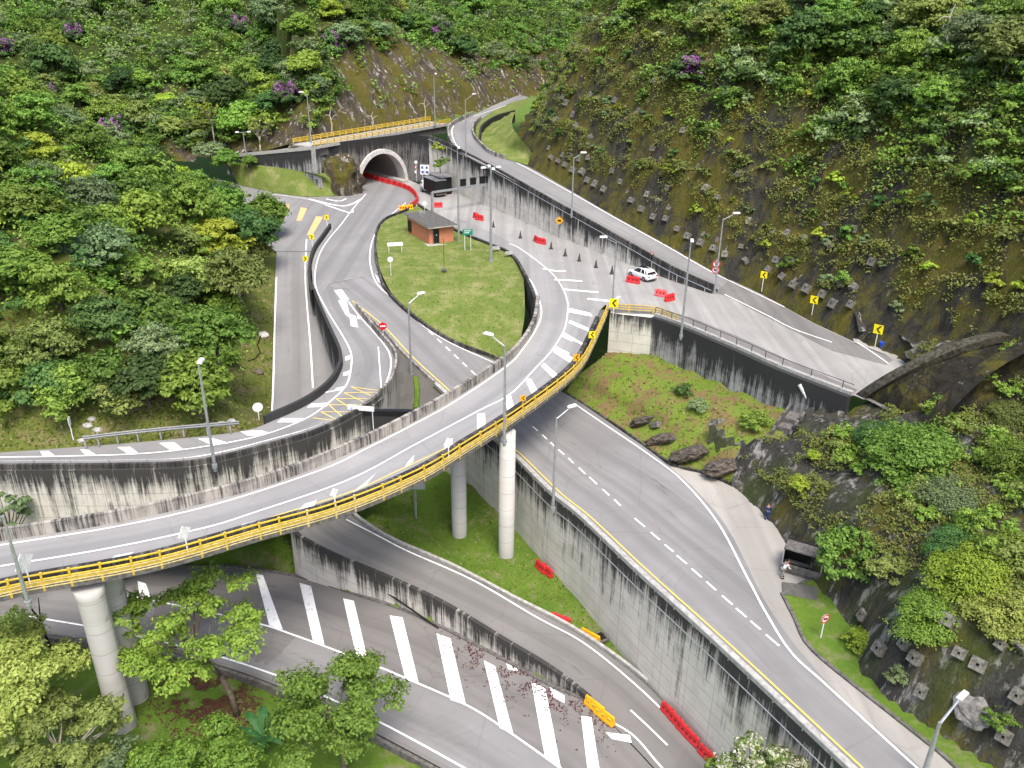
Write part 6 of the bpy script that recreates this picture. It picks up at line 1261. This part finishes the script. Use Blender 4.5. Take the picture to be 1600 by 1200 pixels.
on_wall(cB, cC, .17, .4, 0, 2.2, 'door', 'door_black'); on_wall(cB, cC, .14, .17, 0, 2.28, 'door_frame', 'concrete_dark', .09); on_wall(cA, cB, .04, .2, .3, 2.1, 'window', 'door_black'); on_wall(cB, cC, .27, .3, 1.25, 1.4, 'sign_plate', 'sign_white', .09)
mb = MB(); q = [cc+(p-cc)*1.3 for p in (cA, cB, cC, cD)]; 
for i in range(4): a, b = q[i], q[(i+1) % 4]; mb.quad(a-Vector((0, 0, .4)), b-Vector((0, 0, .4)), b, a)
mb.quad(*q); mb.build('base_slab', 'concrete', HUT)
mb = MB(); c_ = cD*.5+cA*.5+Vector((.4, -.6, hh+.6)); mb.box(c_, .5, .4, .5); mb.box(c_+Vector((.5, 0, -.05)), .3, .3, .4); mb.build('roof_vent', 'steel', HUT)

# ------------------------------------------------------------------ vehicles
def loft(sts, mat, name, parent, mi=None, smooth=True):
    """sts: list of (x, [(y, z) half profile from bottom to top centre])"""
    mb = MB(); n = None
    for x, hp in sts:
        ring = [(x, -y, z) for y, z in hp]+[(x, y, z) for y, z in hp[::-1]]; n = len(ring); mb.v += ring
    for k in range(len(sts)-1):
        for j in range(n): a, b = k*n+j, k*n+(j+1) % n; mb.face((a, b, b+n, a+n))
    mb.face(list(range(n))[::-1]); mb.face(list(range((len(sts)-1)*n, len(sts)*n))); return mb.build(name, mat, parent, smooth)
def wheel(parent, x, y, r, w_):
    s_ = 1 if y > 0 else -1; mb = MB(); mb.tube([(x, y-w_/2*s_, r), (x, y+w_/2*s_, r)], r, 18); wt = mb.build('wheel', 'tyre', parent); mb = MB(); mb.tube([(x, y+(w_/2-.02)*s_, r), (x, y+(w_/2+.02)*s_, r)], r*.62, 12); mb.build('rim', 'rim', wt)
carp = P(1003, 434, 0); d1, d2 = P(986, 433, 0), P(1017, 446, 0); caz = math.atan2(d1.y-d2.y, d1.x-d2.x)
CAR = empty('parked_car', 'white estate car driving away beside the row of cones', 'car', None, carp, caz)
bw = .93; S = []
for x, zt_, wb, zb in [(-2.2, .78, .8, .42), (-2.1, .98, .88, .32), (-1.7, 1.02, bw, .26), (-.5, .98, bw, .24), (.9, .94, bw, .24), (1.5, .88, .9, .26), (2.05, .74, .84, .3), (2.25, .6, .7, .38)]:
    S.append((x, [(wb*.9, zb), (wb, zb+.15), (wb, zt_-.22), (wb*.93, zt_-.04), (wb*.6, zt_), (0, zt_+.02)]))
loft(S, 'car_white', 'body', CAR)
cab = [(-2.0, .97, .8, .74, .95), (-1.75, 1.4, .8, .64, .95), (-1.3, 1.5, .82, .62, .95), (-.2, 1.53, .83, .62, .94), (.35, 1.46, .83, .6, .93), (1.15, .95, .8, .7, .92)]
loft([(x, [(w1, zb), (w2+.02, zt_-.06), (w2*.8, zt_-.01), (0, zt_)]) for x, zt_, w1, w2, zb in cab], 'dark_glass', 'window', CAR)
loft([(x, [(w_, z-.02), (w_*.97, z+.03), (0, z+.05)]) for x, z, w_ in [(-1.85, 1.33, .64), (-1.3, 1.5, .64), (-.2, 1.53, .64), (.42, 1.42, .62)]], 'car_white', 'roof', CAR)
mb = MB()
for sy in (-1, 1):
    for a, b in (((.42, .62, 1.42), (1.1, .76, .95)), ((-.55, .655, 1.5), (-.6, .84, .95)), ((-1.5, .66, 1.44), (-2.05, .82, .93)), ((-1.15, .66, 1.48), (-1.5, .84, .95))): mb.tube([(a[0], a[1]*sy, a[2]), (b[0], b[1]*sy, b[2])], .05, 6)
mb.build('pillar', 'car_white', CAR); mb = MB(); mb.box((-.1, 0, 1.59), .9, .8, .02); mb.build('sunroof', 'dark_glass', CAR)
for x in (-1.38, 1.35):
    for y in (-.83, .83): wheel(CAR, x, y, .34, .24)
for sy in (-1, 1): mb = MB(); mb.box((-2.16, sy*.66, .82), .12, .3, .16); mb.build('tail_light', 'tail', CAR); mb = MB(); mb.box((2.12, sy*.62, .66), .14, .3, .12); mb.build('headlight', 'rim', CAR); mb = MB(); mb.box((.75, sy*1.0, 1.0), .14, .18, .12); mb.build('mirror', 'car_white', CAR)
mb = MB(); mb.box((-2.21, 0, .68), .03, .45, .14); mb.build('number_plate', 'sign_white', CAR); mb = MB(); mb.box((-2.14, 0, .36), .12, 1.4, .16); mb.build('bumper', 'black', CAR)
tp = P(676, 303, 0); taz = math.atan2(-(P(690, 308, 0).y-P(655, 294, 0).y), -(P(690, 308, 0).x-P(655, 294, 0).x))
TR = empty('box_truck', 'truck with a black box body and white cab heading for the tunnel', 'truck', None, tp, taz)
mb = MB(); mb.box((-1.0, 0, 1.95), 4.9, 2.3, 2.3, 0, 0, .99); mb.build('cargo_box', 'black', TR); mb = MB(); mb.box((-1.0, 0, 3.12), 4.95, 2.36, .08); mb.build('box_roof', 'truck_grey', TR)
loft([(1.6, [(1.0, .6), (1.02, 1.4), (.9, 2.2), (0, 2.3)]), (2.6, [(1.0, .5), (1.02, 1.4), (.88, 2.25), (0, 2.35)]), (3.15, [(.98, .5), (1.0, 1.3), (.86, 1.9), (0, 1.95)]), (3.3, [(.95, .55), (.96, 1.1), (.9, 1.25), (0, 1.3)])], 'car_white', 'cab', TR)
mb = MB(); mb.box((2.55, 0, 1.78), .7, 1.98, .5); mb.build('window', 'dark_glass', TR); mb = MB(); mb.box((-.2, 0, .62), 6.4, .9, .22); mb.build('chassis', 'black', TR); mb = MB(); mb.box((-3.4, 0, .55), .12, 2.2, .2); mb.build('rear_bumper', 'concrete_dark', TR)
for x in (-2.4, 2.4):
    for y in (-.95, .95): wheel(TR, x, y, .42, .3)
for sy in (-1, 1): mb = MB(); mb.box((-3.43, sy*.9, .75), .06, .25, .14); mb.build('tail_light', 'tail', TR)
st = P(693, 303, 0); SH = empty('container', 'black open sided container shelter standing against the wall behind the truck', 'container', None, st, taz+.0); mb = MB(); mb.box((1.4, -.2, 1.7), 4.6, 2.3, 3.2); mb.build('box', 'black', SH); mb = MB(); mb.box((1.3, -.2, 3.36), 5.2, 2.9, .1); mb.build('roof', 'truck_grey', SH)

# ------------------------------------------------------------------ shelter, people, small things
sp = P(1252, 893, -8.02); SHL = empty('shelter', 'small dark roadside shelter tucked under the rock at the end of the apron', 'shelter', None, sp, math.radians(-28))
mb = MB(); mb.box((0, .55, 1.98), 3.3, 1.7, .12, 0, 0, .97); mb.build('roof', 'concrete_dark', SHL); mb = MB(); mb.box((0, 1.2, 1.05), 3.2, .15, 2.1); mb.build('back_wall', 'black', SHL)
for x in (-1.55, 1.55): mb = MB(); mb.box((x, -.7, 1.05), .1, .1, 2.1); mb.build('post', 'steel', SHL); mb = MB(); mb.box((x, .35, 1.0), .08, 1.6, 2.0); mb.build('side_wall', 'dark_glass', SHL)
mb = MB(); mb.box((0, -.75, .55), 3.2, .3, .5); mb.build('counter', 'concrete_dark', SHL); mb = MB(); mb.box((0, .4, .45), 2.6, .4, .08); mb.box((-1, .4, .2), .1, .35, .45); mb.box((1, .4, .2), .1, .35, .45); mb.build('bench', 'concrete_dark', SHL)
poly('shelter_slab', [(a, b, -7.9) for a, b in [(1222, 909), (1268, 915), (1280, 920), (1276, 938), (1224, 928)]], 'gravel')
def skin(chains, mat, name, parent, sub_=1):
    """chains: list of lists of (x,y,z,r) that share joints by position"""
    V = []; E_ = []; Rr = []; key = {}
    for ch in chains:
        prev = None
        for x, y, z, r in ch:
            k = (round(x, 3), round(y, 3), round(z, 3))
            if k not in key: key[k] = len(V); V.append((x, y, z)); Rr.append(r)
            if prev is not None: E_.append((prev, key[k]))
            prev = key[k]
    me = bpy.data.meshes.new(name); me.from_pydata(V, E_, []); o = bpy.data.objects.new(name, me); COL.objects.link(o)
    sm = o.modifiers.new('s', 'SKIN'); o.modifiers.new('u', 'SUBSURF').levels = sub_; o.modifiers['u'].render_levels = sub_
    if not me.skin_vertices: 
        bm = bmesh.new(); bm.from_mesh(me); bm.verts.layers.skin.verify(); bm.to_mesh(me); bm.free()
    for i, r in enumerate(Rr): me.skin_vertices[0].data[i].radius = (r, r)
    me.skin_vertices[0].data[0].use_root = True
    dg = bpy.context.evaluated_depsgraph_get(); ev = o.evaluated_get(dg); m2 = bpy.data.meshes.new_from_object(ev); o.modifiers.clear(); o.data = m2
    m2.materials.clear(); m2.materials.append(MATS[mat]); m2.polygons.foreach_set('use_smooth', [True]*len(m2.polygons)); o.parent = parent; return o
def person(p, rz, lab, shirt, trous, lean=0.25, reach=True):
    o = empty('person', lab, 'person', None, p, rz); L_ = lean
    pel = (0, 0, .92, .12); ch = (L_*.45, 0, 1.22, .13); sh = (L_*.8, 0, 1.42, .11); nk = (L_, 0, 1.52, .055); hd = (L_*1.15+.02, 0, 1.66, .1); ht = (L_*1.15, 0, 1.74, .085)
    aL = [sh, (L_*.8, .19, 1.4, .055), (L_*.8+(.2 if reach else .02), .24, 1.14, .042), (L_*.8+(.45 if reach else .1), .2, 1.0 if reach else .9, .032)]; aR = [sh, (L_*.8, -.19, 1.4, .055), (L_*.8+(.12 if reach else .02), -.25, 1.13, .042), (L_*.8+(.36 if reach else .1), -.22, .98 if reach else .88, .032)]
    lL = [pel, (.0, .1, .86, .085), (.06, .11, .48, .06), (-.04, .12, .1, .042), (.12, .13, .04, .04)]; lR = [pel, (0, -.1, .86, .085), (-.06, -.11, .48, .06), (-.16, -.12, .1, .042), (0, -.13, .04, .04)]
    hands = []
    for a in (aL, aR):
        w_ = a[-1]; 
        for i, (dy, ln_) in enumerate(((-.03, .07), (-.01, .085), (.012, .08), (.032, .065))): hands.append([w_, (w_[0]+.05, w_[1]+dy, w_[2]-.03, .011), (w_[0]+.05+ln_*.7, w_[1]+dy*1.15, w_[2]-.03-ln_*.5, .008)])
        hands.append([w_, (w_[0]+.02, w_[1]-.045 if w_[1] > 0 else w_[1]+.045, w_[2]-.04, .011)])
    body = skin([[pel, ch, sh, nk, hd, ht], aL, aR, lL, lR]+hands, 'skin', 'body', o)
    g = lambda c, k: [(x, y, z, r*k) for x, y, z, r in c]
    skin([g([pel, ch, sh], 1.22), g([sh, aL[1], aL[2], tuple(np.array(aL[2])*.3+np.array(aL[3])*.7)], 1.35), g([sh, aR[1], aR[2], tuple(np.array(aR[2])*.3+np.array(aR[3])*.7)], 1.35)], shirt, 'shirt', o)
    skin([g(lL[:4], 1.3), g(lR[:4], 1.3)], trous, 'trousers', o)
    skin([[(hd[0]-.02, 0, 1.7, .108), (hd[0]-.03, 0, 1.77, .085)]], 'hair', 'hair', o)
    for f in (lL, lR): mb = MB(); q = f[-1]; mb.box((q[0]-.03, q[1], .045), .27, .1, .09, 0, 0, .8); mb.build('shoe', 'black', o)
    return o
h = on(1222, 903, 'paved_apron') or P(1222, 903, -8.06)
person(h, math.radians(10), 'person in a white shirt leaning on the counter of the roadside shelter', 'cloth_white', 'trousers', .28, True)
h = on(1198, 812, 'paved_apron', 'rocky_slope') or P(1198, 812, -8.06)
person(h, math.radians(100), 'person in dark blue clothes standing at the rock edge of the apron', 'cloth_blue', 'cloth_blue', .08, False)
mb = MB(); mb.tube([(0, 0, 0), (0, 0, .6)], [.28, .34], 14); mb.tube([(0, 0, .6), (0, 0, .66)], .36, 14); mb.tube([(-.2, 0, .4), (.2, 0, .4)], .03, 5); o = mb.build('bucket', 'blue_plastic'); o.location = P(1378, 543, .1); tag(o, 'blue plastic drum on the ledge beside the last chevron', 'drum')
# yellow green lamp shade shaped boulder by the side road and long cable
rock('stone', put((411, 524), ('wooded_hill', 'side_road')), (.75, .6, .5), 'ring_white', 'large cream coloured stone on the grass beside the side road', 'stone', 40, None, 2)
mb = MB(); mb.tube([put(q, 'wooded_hill', .12) for q in ((408, 526), (402, 540), (407, 552), (398, 562), (388, 565))], .06, 5); tag(mb.build('black_hose', 'black'), 'black hose lying on the grass bank below the cream stone', 'hose')
# concrete ledge on the right shoulder
lg = [P(*p, .02) for p in [(1330, 521), (1350, 528), (1408, 553), (1398, 562), (1384, 555), (1335, 536)]]
poly('roadside_ledge', [p for p in lg], 'concrete_apron')
# fallen red brown leaves on the striped road
C_ = []; Nn = []
for _ in range(3000):
    t_ = rnd.random(); cx, cy = 700+t_*250+rnd.gauss(0, 14), 1000+t_*120+rnd.gauss(0, 22)
    if fbm(cx*.05, cy*.05, .9, 3) < .02: continue
    h = on(cx, cy, 'lower_road')
    if h: C_.append(h+Vector((0, 0, .05))); Nn.append((rnd.gauss(0, .15), rnd.gauss(0, .15), 1))
leaf('leaf_fallen', (.08, .03, .025), (.14, .05, .04), None, 0, .05)
if C_: o = bpy.data.objects.new('fallen_leaves', leafmesh('fallen_leaves', np.array(C_), np.array(Nn), .11, 'leaf_fallen')); COL.objects.link(o); o['kind'] = 'stuff'
# grass tufts on the mound, verge and island
def tufts(name, surf, region, n, size, mat):
    C_ = []; Nn = []
    for _ in range(n):
        px = rnd.uniform(*region[0]), rnd.uniform(*region[1]); h = on(*px)
        if h is None: continue
        g = on(*px, surf)
        if g and (g-h).length < .02: C_.append(g+Vector((0, 0, .06))); Nn.append((rnd.gauss(0, .6), rnd.gauss(0, .6)-.4, .5))
    if C_: o = bpy.data.objects.new(name, leafmesh(name, np.array(C_), np.array(Nn), size, mat)); COL.objects.link(o); o['kind'] = 'stuff'
tufts('mound_grass', 'grass_mound', ((900, 1250), (540, 765)), 2600, .22, 'grass_blade'); tufts('island_grass', 'grass_island', ((588, 820), (330, 570)), 3000, .13, 'grass_blade'); tufts('verge_grass', 'ground', ((420, 960), (760, 1010)), 6000, .16, 'grass_blade'); tufts('bank_grass', 'wooded_hill', ((0, 430), (430, 705)), 6000, .26, 'grass_blade')

C_ = []; Nn = []
for _ in range(5200):
    px = rnd.gauss(330, 42), rnd.gauss(1090, 34); h = on(px[0], px[1], 'ground')
    if h and fbm(h.x, h.y, .5, 3) > -.12: C_.append(h+Vector((0, 0, .05))); Nn.append((rnd.gauss(0, .2), rnd.gauss(0, .2), 1))
if C_: o = bpy.data.objects.new('leaf_litter', leafmesh('leaf_litter', np.array(C_), np.array(Nn), .14, 'leaf_fallen')); COL.objects.link(o); o['kind'] = 'stuff'
